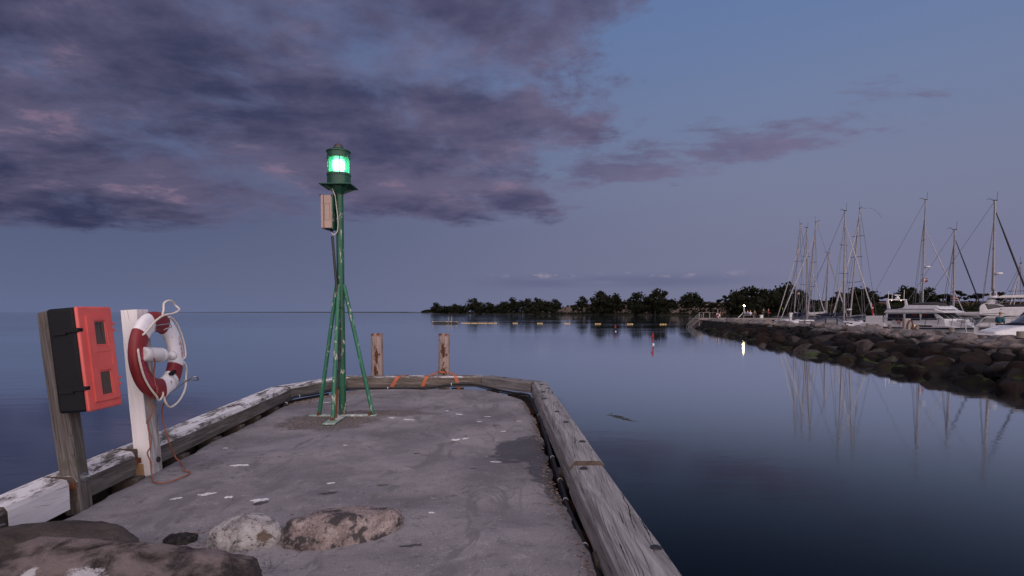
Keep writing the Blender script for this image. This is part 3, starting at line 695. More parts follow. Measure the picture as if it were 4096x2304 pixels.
for p in pan.data.polygons: p.use_smooth = True
pan.data.set_sharp_from_angle(angle=R(40))
WG = pm('dusty_window', (.012, .010, .010), (.085, .062, .048), 26, .35, stretch=(1, 1.6, .16), c3=(.04, .03, .026), bstr=0)
for z0, z1 in ((.467, .625), (.103, .26)):
    MB().box((.2235, .189, (z0 + z1) / 2), (.003, .098, z1 - z0 + .006)).build('window', WG, RB, bevel=.001)
    for dz in (-1, 1): MB().box((.225, .189, (z0 + z1) / 2 + dz * ((z1 - z0) / 2 + .009)), (.008, .118, .012)).build('window_frame', MT['red'], RB, bevel=.003)
    for dy in (-1, 1): MB().box((.225, .189 + dy * .054, (z0 + z1) / 2), (.008, .010, z1 - z0 + .006)).build('window_frame', MT['red'], RB, bevel=.003)
for z in (.575, .165):
    lt = MB(); lt.box((.135, -.004, z), (.17, .012, .030)); lt.box((.219, .012, z), (.010, .04, .026)); lt.box((.08, -.009, z - .004), (.10, .006, .05))
    lt.build('latch', MT['black'], RB, bevel=.004)
for z in (.612, .562, .205, .155): MB().box((.214, .349, z), (.018, .024, .016)).build('hinge', MT['red'], RB, bevel=.003)
for y in (.06, .2): MB().ball((.10, y, .733), .006, 1).build('plug', MT['black'], RB)

# ------------------------------------------------------------------ white post and lifebuoy
WP = post((-3.125, 4.865, -.01), .14, .16, 1.435, -.058, W_WHITE, 'timber_post', 'white painted square post behind the lifebuoy', .006, dome=.0, front=W_BARE)
angle_bracket(WP, -.050, -.125, .135, -.105, .06)
b2 = MB().tube([(0, 0, 0), (.012, 0, 0)], .024, 18).build('anchor_bolt', MT['darksteel'], WP, smooth=True); b2.location = (.001, .10, .11)
MB().prism([(-.141, -.003), (-.06, -.003), (-.06, -.001), (-.141, -.001)], 0, .10, 'xy').build('bare_patch', pm('stained_bare_wood', (.30, .16, .07), (.55, .40, .24), 9, .8), WP)

ring_red = pm('buoy_red', (.17, .012, .016), (.25, .022, .026), 5, .5, bs=60, bstr=.1)
def ring_white_mat():
    m, nt, b, oc = new_mat('buoy_white')
    n = NOISE(nt, oc, 6, 6, .6); col = RAMP(nt, n, [(.3, (.68, .66, .69)), (.7, (.80, .78, .80))])
    k = NOISE(nt, oc, (10, 26, 40), 3, .6, .4, (3, 3, 3)); col = MIX(nt, SM(nt, k, .665, .70), col, (.22, .15, .08))
    lk(nt, col, b.inputs['Base Color']); b.inputs['Roughness'].default_value = .5; bump(nt, b, NOISE(nt, oc, 30, 4), .1, .004); return m
LB = thing('lifebuoy', 'red and white lifebuoy ring hung on the white post', 'lifebuoy', (-3.085, 4.94, 1.025), (0, -.05, R(3)))
RO, AR, AX = .292, .088, .050          # ring radius, tube half sizes across and along the axis
BANDS = [(63, 105), (140, 272), (312, 338)]
def ring_pt(th, ph, extra=0.0):
    r = RO + (AR + extra) * math.copysign(abs(math.cos(ph)) ** .85, math.cos(ph))
    return Vector(((AX + extra) * math.copysign(abs(math.sin(ph)) ** .85, math.sin(ph)), r * math.cos(th), r * math.sin(th)))
NT_, NP = 180, 22
mb = MB(); rows = [[mb.bm.verts.new(ring_pt(2 * math.pi * i / NT_, 2 * math.pi * k / NP)) for k in range(NP)] for i in range(NT_)]
for i in range(NT_):
    for k in range(NP):
        f = mb.bm.faces.new((rows[i][k], rows[(i + 1) % NT_][k], rows[(i + 1) % NT_][(k + 1) % NP], rows[i][(k + 1) % NP]))
        d = 360 * (i + .5) / NT_; f.material_index = 1 if any(a <= d <= b_ for a, b_ in BANDS) else 0
me = mb.mesh('ring', True, angle=80); me.materials.append(ring_white_mat()); me.materials.append(ring_red)
o = bpy.data.objects.new('ring', me); COL.objects.link(o); o.parent = LB
def text_mesh(s, size):
    c = bpy.data.curves.new('txt', 'FONT'); c.body = s; c.size = size; c.align_x = 'CENTER'; c.align_y = 'CENTER'
    o = bpy.data.objects.new('txt', c); COL.objects.link(o)
    dg = bpy.context.evaluated_depsgraph_get(); dg.update(); me = bpy.data.meshes.new_from_object(o.evaluated_get(dg))
    bpy.data.objects.remove(o); return me
def ring_text(s, size, th0, mat, ph0, flip, spread=1.0):
    me = text_mesh(s, size)
    bm = bmesh.new(); bm.from_mesh(me); bmesh.ops.triangulate(bm, faces=bm.faces)
    bmesh.ops.subdivide_edges(bm, edges=[e for e in bm.edges if e.calc_length() > .02], cuts=1); bm.to_mesh(me); bm.free()
    for v in me.vertices:
        th = th0 - flip * v.co.x * spread / RO; ph = ph0 - v.co.y * flip / .075
        v.co = ring_pt(th, ph, .0025)
    o = bpy.data.objects.new('lettering', me); COL.objects.link(o); me.materials.append(mat); o.parent = LB
ring_text('TrygFonden', .040, R(10), pm('red_print', (.40, .03, .04), (.55, .06, .07), 60, .6, bstr=0), math.pi / 2 - .15, 1)
ring_text('www.trygfonden.dk', .050, R(209), pm('faded_pink_print', (.42, .05, .11), (.55, .09, .16), 60, .6, bstr=0), math.pi / 2 - .12, -1)
def rope(name, label, pts, r, mat, org, cat='rope', k=6):
    t = thing(name, label, cat, org)
    MB().tube(smooth_path(pts, k), r, 8).build('strand', mat, t, smooth=True, org=org); return t
def lb_part(name, pts, r, mat, k=6):
    Mi = LB.matrix_basis.inverted()
    return MB().tube([Mi @ p for p in smooth_path(pts, k)], r, 8).build(name, mat, LB, smooth=True)
LB_M = Matrix.Translation(LB.location) @ LB.rotation_euler.to_matrix().to_4x4(); LB.matrix_basis = LB_M
def ring_rope(spec):
    pts = [ring_pt(R(a), p, e) for a, p, e in spec]
    MB().tube(smooth_path(pts, 6), .0085, 8).build('grab_rope', MT['rope_white'], LB, smooth=True)
F_ = math.pi / 2
ring_rope([(146, F_ * .75, -.004), (143, F_ * .8, .010), (130, F_ * .9, .014), (112, F_ * .9, .016), (94, F_ * .8, .02), (82, F_ * .7, .03), (70, F_ * .6, .05), (60, F_ * .4, .085), (54, F_ * .2, .125), (55, .1, .15), (61, .1, .155), (68, .1, .135), (74, .1, .09), (79, F_ * .3, .03), (82, F_ * .6, -.004)])
ring_rope([(66, F_ * .5, -.004), (60, F_ * .4, .012), (45, F_ * .25, .022), (25, F_ * .2, .026), (8, F_ * .2, .03), (-6, F_ * .3, .02), (-10, F_ * .4, -.004)])
ring_rope([(168, F_ * .6, -.004), (172, F_ * .55, .014), (186, F_ * .6, .018), (206, F_ * .62, .016), (226, F_ * .6, .018), (242, F_ * .5, .03), (252, F_ * .35, .035), (259, F_ * .6, .012), (261, F_ * .8, -.004)])
ring_rope([(268, F_ * .4, -.004), (270, F_ * .2, .05), (280, .1, .10), (292, .1, .115), (305, .1, .12), (318, .1, .115), (330, .1, .085), (338, F_ * .2, .045), (343, F_ * .4, .015), (345, F_ * .5, -.004)])
def band(th, w):
    mb = MB(); n = 24
    mb.loft([[ring_pt(th + s * w, 2 * math.pi * k / n, .004) for k in range(n)] + [ring_pt(th + s * w, 0, .004)] for s in (-1, 1)], caps=False)
    return mb.build('band', MT['offwhite'], LB, smooth=True)
band(R(303), .03)
MB().box((.05, .12, -.17), (.04, .07, .03), Matrix.Rotation(.3, 3, 'X')).build('clip', MT['black'], LB, bevel=.008)
# wire hooks that carry the ring
hk = thing('wire_hook', 'bent steel wire cradle under the lifebuoy', 'hook', (-3.13, 5.0, .575))
MB().tube(smooth_path([(-3.19, 4.98, .62), (-3.18, 4.985, .578), (-3.12, 5.0, .576), (-3.075, 5.0, .61), (-3.035, 5.0, .672), (-2.93, 5.0, .756), (-2.80, 5.0, .830), (-2.806, 5.06, .800), (-2.83, 5.08, .790), (-3.0, 5.08, .785)], 5), .0055, 8).build('wire', MT['steel'], hk, smooth=True, org=(-3.13, 5.0, .575))
hk = thing('wire_hook', 'bent steel wire loop gripping the top of the lifebuoy', 'hook', (-3.13, 4.88, 1.23))
MB().tube([(-3.17, 4.93, 1.225), (-3.10, 4.90, 1.225), (-3.045, 4.86, 1.252), (-3.035, 4.85, 1.285), (-2.985, 4.97, 1.300), (-2.98, 4.98, 1.272), (-3.015, 4.92, 1.245)], .0055, 8).build('wire', MT['steel'], hk, smooth=True, org=(-3.13, 4.88, 1.23))
# lifebuoy light: white canister, neck and ball
LL = thing('lifebuoy_light', 'white plastic lifebuoy light lying across the ring', 'light', (-3.035, 4.80, 1.04), (R(-90 - 6), 0, 0))
MB().lathe([(0, -.15), (.050, -.15), (.058, -.142), (.061, -.12), (.061, .11), (.055, .135), (.045, .142), (0, .142)], 28).build('canister', MT['offwhite'], LL, smooth=True)
MB().lathe([(.0635, -.10), (.0635, -.085), (.061, -.08)], 28).build('rib', MT['greyplastic'], LL, smooth=True)
MB().lathe([(.061, .08), (.0635, .085), (.0635, .10)], 28).build('rib', MT['greyplastic'], LL, smooth=True)
MB().lathe([(.017, .14), (.017, .19), (.020, .20), (.016, .205), (.020, .212), (.016, .218), (.018, .235)], 16).build('neck', MT['offwhite'], LL, smooth=True)
MB().ball((0, 0, .268), .042, 3).build('bulb', MT['white'], LL, smooth=True)
rope('throw_line', 'thin brown cord trailing from the lifebuoy light down onto the deck', [(-3.03, 4.67, 1.105), (-3.00, 4.69, 1.09), (-2.985, 4.72, 1.03), (-2.99, 4.75, .979), (-3.02, 4.78, .90), (-3.02, 4.78, .825), (-3.0, 4.78, .722), (-3.08, 4.80, .651), (-3.058, 4.80, .586), (-3.069, 4.80, .527), (-3.10, 4.80, .456), (-3.094, 4.80, .385), (-3.075, 4.80, .331), (-3.087, 4.80, .248), (-3.112, 4.80, .194), (-3.083, 4.80, .111), (-3.07, 4.78, .05),
     (-3.02, 4.709, .012), (-2.917, 4.583, .010), (-2.821, 4.583, .010), (-2.772, 4.763, .012), (-2.797, 4.874, .012), (-2.873, 4.917, .012), (-2.96, 5.06, .012), (-3.05, 5.18, .02), (-3.10, 5.2, .04), (-3.12, 5.19, .09), (-3.098, 5.1, .195), (-3.10, 5.06, .294), (-3.12, 5.05, .394), (-3.13, 5.05, .519), (-3.10, 5.04, .593), (-3.04, 5.02, .70), (-3.03, 5.03, .79)], .0062, MT['rope_brown'], (-3.03, 4.7, .02))

# ------------------------------------------------------------------ green harbour light on its tripod
G1 = paint_mat('green_pole_paint', (.007, .074, .038), (.010, .098, .049), (.50, .47, .42), (.06, .025, .015), wear=.62, scale=19, stretch=(1, 1, .3), rustz=.12)
G2 = paint_mat('green_leg_paint', (.011, .120, .064), (.016, .150, .080), (.54, .52, .46), (.07, .03, .018), wear=.58, scale=24, stretch=(1, 1, .3), rustz=.10)
G3 = paint_mat('green_lantern_paint', (.007, .055, .032), (.010, .075, .043), (.42, .34, .28), (.04, .02, .012), wear=.35, scale=9, stretch=(1, 1, .6))
G4 = paint_mat('worn_foot_plate', (.18, .30, .24), (.40, .42, .40), (.62, .59, .56), (.10, .05, .03), wear=.8, scale=10, stretch=(1, 1, 1))
HL = thing('harbour_light', 'green harbour light on a tripod pole with lit lantern', 'harbour light', (-2.29, 7.63, 0))
HL_O = HL.location.copy()
MB().tube([(0, 0, 0), (.0, 0, 1.5), (.005, 0, 2.96)], .049, 24).build('pole', G1, HL, smooth=True)
MB().box((.02, -.03, .012), (.90, .11, .018)).build('foot_plate', G4, HL, bevel=.004)
MB().box((.01, -.38, .016), (.15, .56, .018), Matrix.Rotation(.03, 3, 'Z')).build('foot_plate', G4, HL, bevel=.004)
for (fx, fy, tx, ty) in ((-.305, -.03, -.052, 0), (.415, -.03, .045, 0), (.0, -.43, -.012, -.045)):
    MB().tube([(fx, fy, .03), (lerp(fx, tx, .5), lerp(fy, ty, .5), .89), (tx, ty, 1.76)], .0265, 14).build('leg', G2, HL, smooth=True)
    dx = .035 if fx > 0 else -.03
    o = MB().tube([(fx + (-.035 if fx > .1 else .0), fy - .045, .018), (fx + (-.035 if fx > .1 else .0), fy - .045, .06)], .019, 6).build('bolt', MT['rust'], HL)
# gallery plate, gussets, collar
pl = [(-.195, -.205), (.195, -.205), (.205, -.195), (.205, .195), (.195, .205), (-.195, .205), (-.205, .195), (-.205, -.195)]
MB().prism(pl, 3.052, 3.066, 'xy').build('gallery_plate', G3, HL, bevel=.004)
for a in range(4):
    u = a * math.pi / 2 + math.pi / 4; rm = Matrix.Rotation(u, 4, 'Z')
    mb = MB(); mb.prism([(.045, 2.955), (.24, 3.05), (.045, 3.05)], -.005, .005, 'xz'); bmesh.ops.transform(mb.bm, matrix=rm, verts=mb.bm.verts)
    mb.build('gusset', G3, HL)
MB().lathe([(.049, 2.94), (.054, 2.942), (.054, 2.958), (.049, 2.96)], 24).build('collar', MT['darksteel'], HL, smooth=True)
MB().lathe([(.05, 2.955), (.06, 2.97), (.11, 3.04), (.11, 3.052)], 24).build('flared_neck', G3, HL, smooth=True)
# lantern
MB().lathe([(0, 3.066), (.150, 3.066), (.150, 3.19), (.156, 3.192), (.156, 3.222), (.150, 3.226), (.128, 3.228), (0, 3.228)], 40).build('lantern_base', G3, HL, smooth=True)
def lens_mat():
    m, nt, b, oc = new_mat('green_lens_glass')
    sp = nd(nt, 'ShaderNodeSeparateXYZ'); lk(nt, oc, sp.inputs[0])
    rg = SM(nt, M_(nt, 'SINE', M_(nt, 'MULTIPLY', sp.outputs[2], 330.0)), -.6, .6)
    lk(nt, MIX(nt, rg, (.20, .80, .45), (.42, 1.0, .68)), b.inputs['Base Color'])
    b.inputs['Transmission Weight'].default_value = 1.0; b.inputs['Roughness'].default_value = .42; b.inputs['IOR'].default_value = 1.25
    b.inputs['Emission Color'].default_value = (.05, .85, .38, 1); lk(nt, M_(nt, 'MULTIPLY_ADD', rg, .16, .26), b.inputs['Emission Strength'])
    return m
MB().lathe([(0, 3.27), (.035, 3.272), (.058, 3.29), (.062, 3.335), (.058, 3.38), (.035, 3.398), (0, 3.40)], 20).build('bulb', emit_mat('green_white_bulb', (.50, 1.0, .70), 9), HL, smooth=True)
prof = [(.118, 3.228)]
for i in range(25):
    z = 3.232 + .185 * i / 24; prof.append((.126 + (.009 if i % 3 == 1 else 0) + .008 * math.sin(math.pi * i / 24), z))
prof += [(.118, 3.42)]
MB().lathe(prof, 48).build('lens', lens_mat(), HL, smooth=True, angle=60)
MB().lathe([(0, 3.42), (.14, 3.42), (.152, 3.424), (.152, 3.435), (.147, 3.437), (.147, 3.50), (.158, 3.502), (.158, 3.516), (.15, 3.522), (.09, 3.545), (.068, 3.55), (.068, 3.56), (0, 3.56)], 40).build('lantern_cap', G3, HL, smooth=True)
MB().lathe([(.062, 3.556), (.06, 3.58), (.045, 3.602), (.02, 3.613), (0, 3.615)], 24).build('vent_dome', pm('brown_dome', (.03, .02, .02), (.07, .05, .05), 9, .5), HL, smooth=True)
for a in range(6):
    u = a * math.pi / 3 - 1.22; x, y = .155 * math.cos(u), .155 * math.sin(u)
    MB().tube([(x, y, 3.20), (x, y, 3.43)], .0055, 8).build('guard_rod', G3, HL, smooth=True)
for a in range(6):
    u = a * math.pi / 3 - 1.7; MB().box((.149 * math.cos(u), .149 * math.sin(u), 3.13), (.006, .012, .12), Matrix.Rotation(u, 3, 'Z')).build('seam', G3, HL)
# junction box on the pole
tan = pm('beige_box_paint', (.33, .235, .20), (.40, .29, .245), 4, .5, bs=60, bstr=.05)
JB = thing('junction_box', 'beige electrical box fixed to the left of the green pole', 'electrical box', (-2.43, 7.60, 2.50))
jo = JB.location
MB().box((-2.405, 7.60, 2.715), (.115, .17, .43)).build('case', tan, JB, bevel=.008, org=jo)
MB().box((-2.484, 7.60, 2.715), (.035, .176, .436)).build('lid', tan, JB, bevel=.008, org=jo)
MB().box((-2.343, 7.60, 2.71), (.012, .20, .46)).build('back_plate', G3, JB, bevel=.002, org=jo)
gr = [(-2.448, 2.62), (-2.435, 2.605), (-2.395, 2.605), (-2.382, 2.62), (-2.382, 2.80), (-2.395, 2.815), (-2.435, 2.815), (-2.448, 2.80)]
MB().tube([(x, 7.5145, z) for x, z in gr + gr[:1]], .0016, 6).build('groove', MT['darksteel'], JB, org=jo)
for x in (-2.45, -2.38):
    for z in (2.60, 2.82): MB().ball((x, 7.515, z), .004, 1).build('screw', MT['darksteel'], JB, org=jo)
MB().box((-2.50, 7.60, 2.93), (.03, .15, .018)).build('rain_cap', MT['black'], JB, bevel=.002, org=jo)
MB().box((-2.358, 7.60, 2.915), (.012, .17, .03)).build('rain_cap', MT['black'], JB, bevel=.002, org=jo)
MB().box((-2.40, 7.60, 2.493), (.11, .14, .014)).tube([(-2.385, 7.57, 2.49), (-2.385, 7.57, 2.455)], .012, 10).tube([(-2.365, 7.57, 2.49), (-2.365, 7.57, 2.44)], .007, 8).build('cable_gland', MT['black'], JB, org=jo)
rope('signal_wire', 'thin pale wire from the lantern down to the beige box', [(-2.37, 7.56, 3.05), (-2.345, 7.56, 2.98), (-2.325, 7.56, 2.93), (-2.315, 7.565, 2.84), (-2.302, 7.565, 2.72), (-2.293, 7.565, 2.62), (-2.293, 7.565, 2.53), (-2.305, 7.565, 2.46), (-2.335, 7.565, 2.42), (-2.365, 7.565, 2.43), (-2.385, 7.57, 2.47)], .0055, MT['rope_white'], (-2.33, 7.56, 2.5), 'wire')
cn = thing('conduit', 'black cable conduit running down the tripod to the deck', 'conduit', (-2.30, 7.4, 0))
cp = [(-2.372, 7.57, 2.40), (-2.345, 7.562, 2.05), (-2.325, 7.555, 1.78), (-2.305, 7.545, 1.5), (-2.288, 7.54, 1.2), (-2.282, 7.52, .9), (-2.290, 7.47, .6), (-2.296, 7.42, .4)]
mottled = paint_mat('mottled_black_pipe', (.010, .010, .010), (.016, .015, .015), (.25, .26, .22), (.05, .02, .012), wear=.35, scale=20)
MB().tube(smooth_path(cp, 5), .017, 12).build('pipe', mottled, cn, smooth=True, org=cn.location)
MB().tube([(-2.296, 7.42, .40), (-2.30, 7.38, .2), (-2.30, 7.33, .0)], .022, 12).build('pipe', MT['rust'], cn, smooth=True, org=cn.location, label='rusty iron lower end of the conduit')
for z, yy in ((.40, 7.33), (.62, 7.38), (.76, 7.40), (1.45, 7.52)):
    MB().tube([(-2.297 + .045 * math.cos(u), yy + .05 + .075 * math.sin(u), z + .008 * math.cos(u)) for u in [2 * math.pi * i / 20 for i in range(21)]], .0035, 6).build('cable_tie', MT['black'], cn, org=cn.location)

# ------------------------------------------------------------------ boulders at the foot of the deck
def rock(name, label, c, dims, yaw, seed, mat, sq=.8, amp=.12, sub=5, fr=1.6, tilt=0, pitch=0):
    mb = MB(); bmesh.ops.create_icosphere(mb.bm, subdivisions=sub, radius=1.0)
    for v in mb.bm.verts:
        p = v.co.copy(); q = Vector([math.copysign(abs(k) ** sq, k) for k in p]); 
        nn = 1 + amp * fbm(p * fr + Vector((seed * 7.1, seed * 3.3, 0)), 5) + .02 * fbm(p * 9 + Vector((seed, 0, 0)), 3)
        v.co = Vector((q.x * dims[0], q.y * dims[1], q.z * dims[2])) * nn
    me = mb.mesh('boulder', True, angle=70)
    o = bpy.data.objects.new(name, me); COL.objects.link(o); me.materials.append(mat)
    o.location = c; o.rotation_euler = (tilt, pitch, yaw); return tag(o, label, 'rock')
rock('boulder', 'smooth dark brown boulder by the white kerb beam at lower left', (-2.66, 3.10, -.03), (.53, .30, .235), .06, 1, rock_mat('brown_rock', (.035, .028, .025), (.065, .053, .048), (.105, .085, .078), .22, scale=3.5), sq=.85, amp=.06, pitch=-.07)
rock('boulder', 'large dark boulder with pinkish top nearest the camera, lime splash on its face', (-1.86, 2.63, -.03), (.69, .26, .315), -.03, 2, rock_mat('dark_rock', (.022, .018, .018), (.055, .043, .041), (.10, .078, .074), .35, lichen=.2, scale=4.5, topdust=(.23, .185, .18), spots=[((-.04, -.10, .27), .11, .09, .12, (.62, .6, .62)), ((-.30, -.08, .28), .035, .05, .05, (.6, .58, .6))]), sq=.60, amp=.08, pitch=.04, tilt=.34)
rock('boulder', 'white speckled rock with a rust spot, set in the concrete', (-1.63, 3.42, -.005), (.225, .165, .160), .25, 3, rock_mat('speckled_rock', (.20, .185, .185), (.46, .43, .43), (.56, .53, .53), .95, scale=9, grain=38, spots=[((.12, -.10, .06), .05, .06, .05, (.11, .06, .032))]), sq=.9, amp=.10)
rock('boulder', 'long pink granite rock with dark lichen, set in the concrete', (-1.06, 3.54, -.03), (.375, .195, .185), .47, 4, rock_mat('pink_rock', (.165, .128, .124), (.30, .236, .226), (.42, .345, .33), .6, lichen=.9, scale=6), sq=.82, amp=.14, pitch=.03)
rock('boulder', 'small black stone between the brown boulder and the speckled rock', (-2.02, 3.40, .0), (.085, .06, .055), .2, 5, rock_mat('black_rock', (.012, .011, .012), (.03, .027, .028), (.06, .055, .055), .3, scale=14), amp=.25, sub=4)
rock('boulder', 'pale small stone wedged under the white kerb beam', (-2.96, 3.56, .0), (.10, .045, .035), .9, 6, rock_mat('pale_rock', (.22, .21, .21), (.33, .32, .32), (.45, .43, .43), .3, scale=12), amp=.2, sub=4)

# ------------------------------------------------------------------ far shore: bluff, woods, low land
SHORE = [(-118, 830), (-95, 760), (-40, 690), (5, 610), (50, 560), (78, 480), (100, 430), (128, 385), (148, 335), (160, 310), (185, 290), (235, 285), (300, 270), (420, 250), (700, 200)]
TOPH = [(0, .5), (.21, 1.5), (.255, 4.5), (.285, 7.6), (.42, 7.5), (.55, 7.0), (.70, 6.3), (.78, 5.9), (1, 6.2)]
def shore_pt(u):
    k = u * (len(SHORE) - 1); i = min(int(k), len(SHORE) - 2); t = k - i
    return Vector((lerp(SHORE[i][0], SHORE[i + 1][0], t), lerp(SHORE[i][1], SHORE[i + 1][1], t), 0))
def shore_n(u):
    d = shore_pt(min(1, u + .01)) - shore_pt(max(0, u - .01)); return Vector((-d.y, d.x, 0)).normalized()
def bluff_mat():
    m, nt, b, oc = new_mat('bluff_ground')
    n = NOISE(nt, oc, .09, 7, .65, .4); n2 = NOISE(nt, oc, (.35, .35, .9), 6, .65)
    geo = nd(nt, 'ShaderNodeNewGeometry'); s2 = nd(nt, 'ShaderNodeSeparateXYZ'); lk(nt, geo.outputs['Normal'], s2.inputs[0])
    sand = MIX(nt, SM(nt, n2, .35, .65), (.11, .086, .072), (.20, .16, .135))
    scrub = MIX(nt, SM(nt, n2, .35, .65), (.012, .013, .008), (.035, .03, .018))
    grass = MIX(nt, SM(nt, n2, .35, .65), (.075, .048, .032), (.13, .085, .058))
    steep = M_(nt, 'ADD', M_(nt, 'SUBTRACT', .93, s2.outputs[2]), M_(nt, 'MULTIPLY', M_(nt, 'SUBTRACT', n, .5), .8))
    sp = nd(nt, 'ShaderNodeSeparateXYZ'); lk(nt, oc, sp.inputs[0])
    col = MIX(nt, SM(nt, sp.outputs[2], 4.2, 5.4), scrub, grass)
    col = MIX(nt, M_(nt, 'MULTIPLY', SM(nt, steep, .10, .24), SM(nt, sp.outputs[0], 190, 150)), col, sand)
    lk(nt, col, b.inputs['Base Color']); b.inputs['Roughness'].default_value = .95; b.inputs['Specular IOR Level'].default_value = .1
    return m
mb = MB(); secs = []
for i in range(241):
    u = i / 240; p = shore_pt(u); n = shore_n(u); T = interp(TOPH, u)
    w = 1 + .35 * fbm((u * 30, 2, 0), 4); k = 2.5 * fbm((u * 55, 9, 0), 4); h = T * (1 + .06 * fbm((u * 18, 5, 1), 3))
    prof = [(-6, -2.2), (0, -1.05), (3.0, -.55), (6.5, -.15), (8.0, .15 + T * .04), (8.8 + k * .2, .2 * T), (9.8 + k * .5, .45 * T * w ** .3), (11 + k, .72 * T), (12.2 + k, .93 * h), (14 + k, h), (22, h * 1.04), (60, h * 1.15 + .5), (400, h * 1.2 + 2)]
    secs.append([p + n * d + Vector((0, 0, z + .12 * fbm((u * 90, d * .4, 0), 3))) for d, z in prof])
mb.loft(secs, caps=False)
tag(mb.build('shore_bluff', bluff_mat(), smooth=True, angle=60), kind='structure')

FOL = pm('dark_foliage', (.004, .005, .003), (.013, .015, .008), 1.3, .95, c3=(.008, .0095, .0055), bstr=0, spec=.15)
BARK = pm('bark', (.02, .015, .012), (.05, .04, .033), 4, .9, bstr=.3)
def crown_mesh(seed, shape, n=900, leaf=.40):
    """leaf clumps spread through an uneven crown made of several masses; unit height 1"""
    rnd = random.Random(seed); mb = MB(); lobes = []
    for k in range(shape['n']):
        a = rnd.random() * 6.28; rr = rnd.random() ** .5 * shape['w']
        lobes.append((Vector((rr * math.cos(a), rr * math.sin(a), rnd.uniform(shape['lo'], shape['hi']) * (1 - .45 * rr / shape['w']))), rnd.uniform(.5, 1) * shape['r']))
    for c, r in lobes:
        q = bmesh.ops.create_icosphere(mb.bm, subdivisions=1, radius=1)
        for v in q['verts']: v.co = c + Vector((v.co.x, v.co.y, v.co.z * .75)) * r * (.62 + .3 * mnoise.noise(v.co * 2 + c * 5))
    for i in range(n):
        c, r = rnd.choice(lobes); d = Vector((rnd.gauss(0, 1), rnd.gauss(0, 1), rnd.gauss(0, 1) * .8 + .15)).normalized()
        p = c + Vector((d.x, d.y, d.z * .78)) * r * rnd.uniform(.55, 1.18)
        s = leaf * .1 * rnd.uniform(.5, 1.3); a = Vector((rnd.gauss(0, 1), rnd.gauss(0, 1), rnd.gauss(0, 1))).normalized(); b = a.orthogonal().normalized(); e = a.cross(b)
        vs = [mb.bm.verts.new(p + b * s * x + e * s * y) for x, y in ((-1, -.6), (1, -.7), (.8, .7), (-.6, .9))]
        mb.bm.faces.new(vs)
    me = mb.mesh('crown'); me.materials.append(FOL); return me
SH = {'round': dict(n=16, w=.36, lo=.20, hi=.86, r=.25), 'wide': dict(n=22, w=.62, lo=.20, hi=.84, r=.26), 'tall': dict(n=12, w=.22, lo=.25, hi=.88, r=.20), 'bush': dict(n=16, w=.85, lo=.16, hi=.62, r=.34), 'flat': dict(n=9, w=.55, lo=.66, hi=.90, r=.17), 'thin': dict(n=8, w=.34, lo=.48, hi=.9, r=.15)}
CROWN = {k: [crown_mesh(11 * i + len(k), v, 1000 if k != 'thin' else 420) for i in range(3 if k in ('round', 'wide', 'bush') else 2)] for k, v in SH.items()}
def trunk_mesh(seed, tall):
    rnd = random.Random(seed); mb = MB()
    mb.tube([(0, 0, -.05), (.01, 0, tall * .5), (.015, .01, tall)], [.035, .027, .018], 7)
    for k in range(4):
        a = k * 1.6 + rnd.random(); mb.tube([(.01, 0, tall * .75), (.12 * math.cos(a), .12 * math.sin(a), tall + .1), (.22 * math.cos(a), .22 * math.sin(a), tall + .2)], [.014, .009, .004], 5)
    me = mb.mesh('trunk', True); me.materials.append(BARK); return me
TRUNK = {k: trunk_mesh(3, v['lo'] * .9 + .05) for k, v in SH.items()}
TREE_GROUP = 'trees along the far shore'
KIND_WORD = {'round': 'round-crowned dark tree', 'wide': 'broad spreading dark tree', 'tall': 'slim upright dark tree', 'bush': 'low dense dark bush', 'flat': 'wind-bent flat-topped tree', 'thin': 'small sparse leggy tree'}
tn = 0
def tree(x, y, z, h, kind, label, sx=1.0):
    global tn; tn += 1
    t = thing({'bush': 'bush'}.get(kind, 'tree'), label, 'bush' if kind == 'bush' else 'tree', (x, y, z), (0, 0, tn * 2.4), TREE_GROUP)
    cs = CROWN[kind]; c = bpy.data.objects.new('crown', cs[tn % len(cs)]); COL.objects.link(c); c.parent = t
    b = bpy.data.objects.new('trunk', TRUNK[kind]); COL.objects.link(b); b.parent = t
    t.scale = (h * sx, h * sx, h)
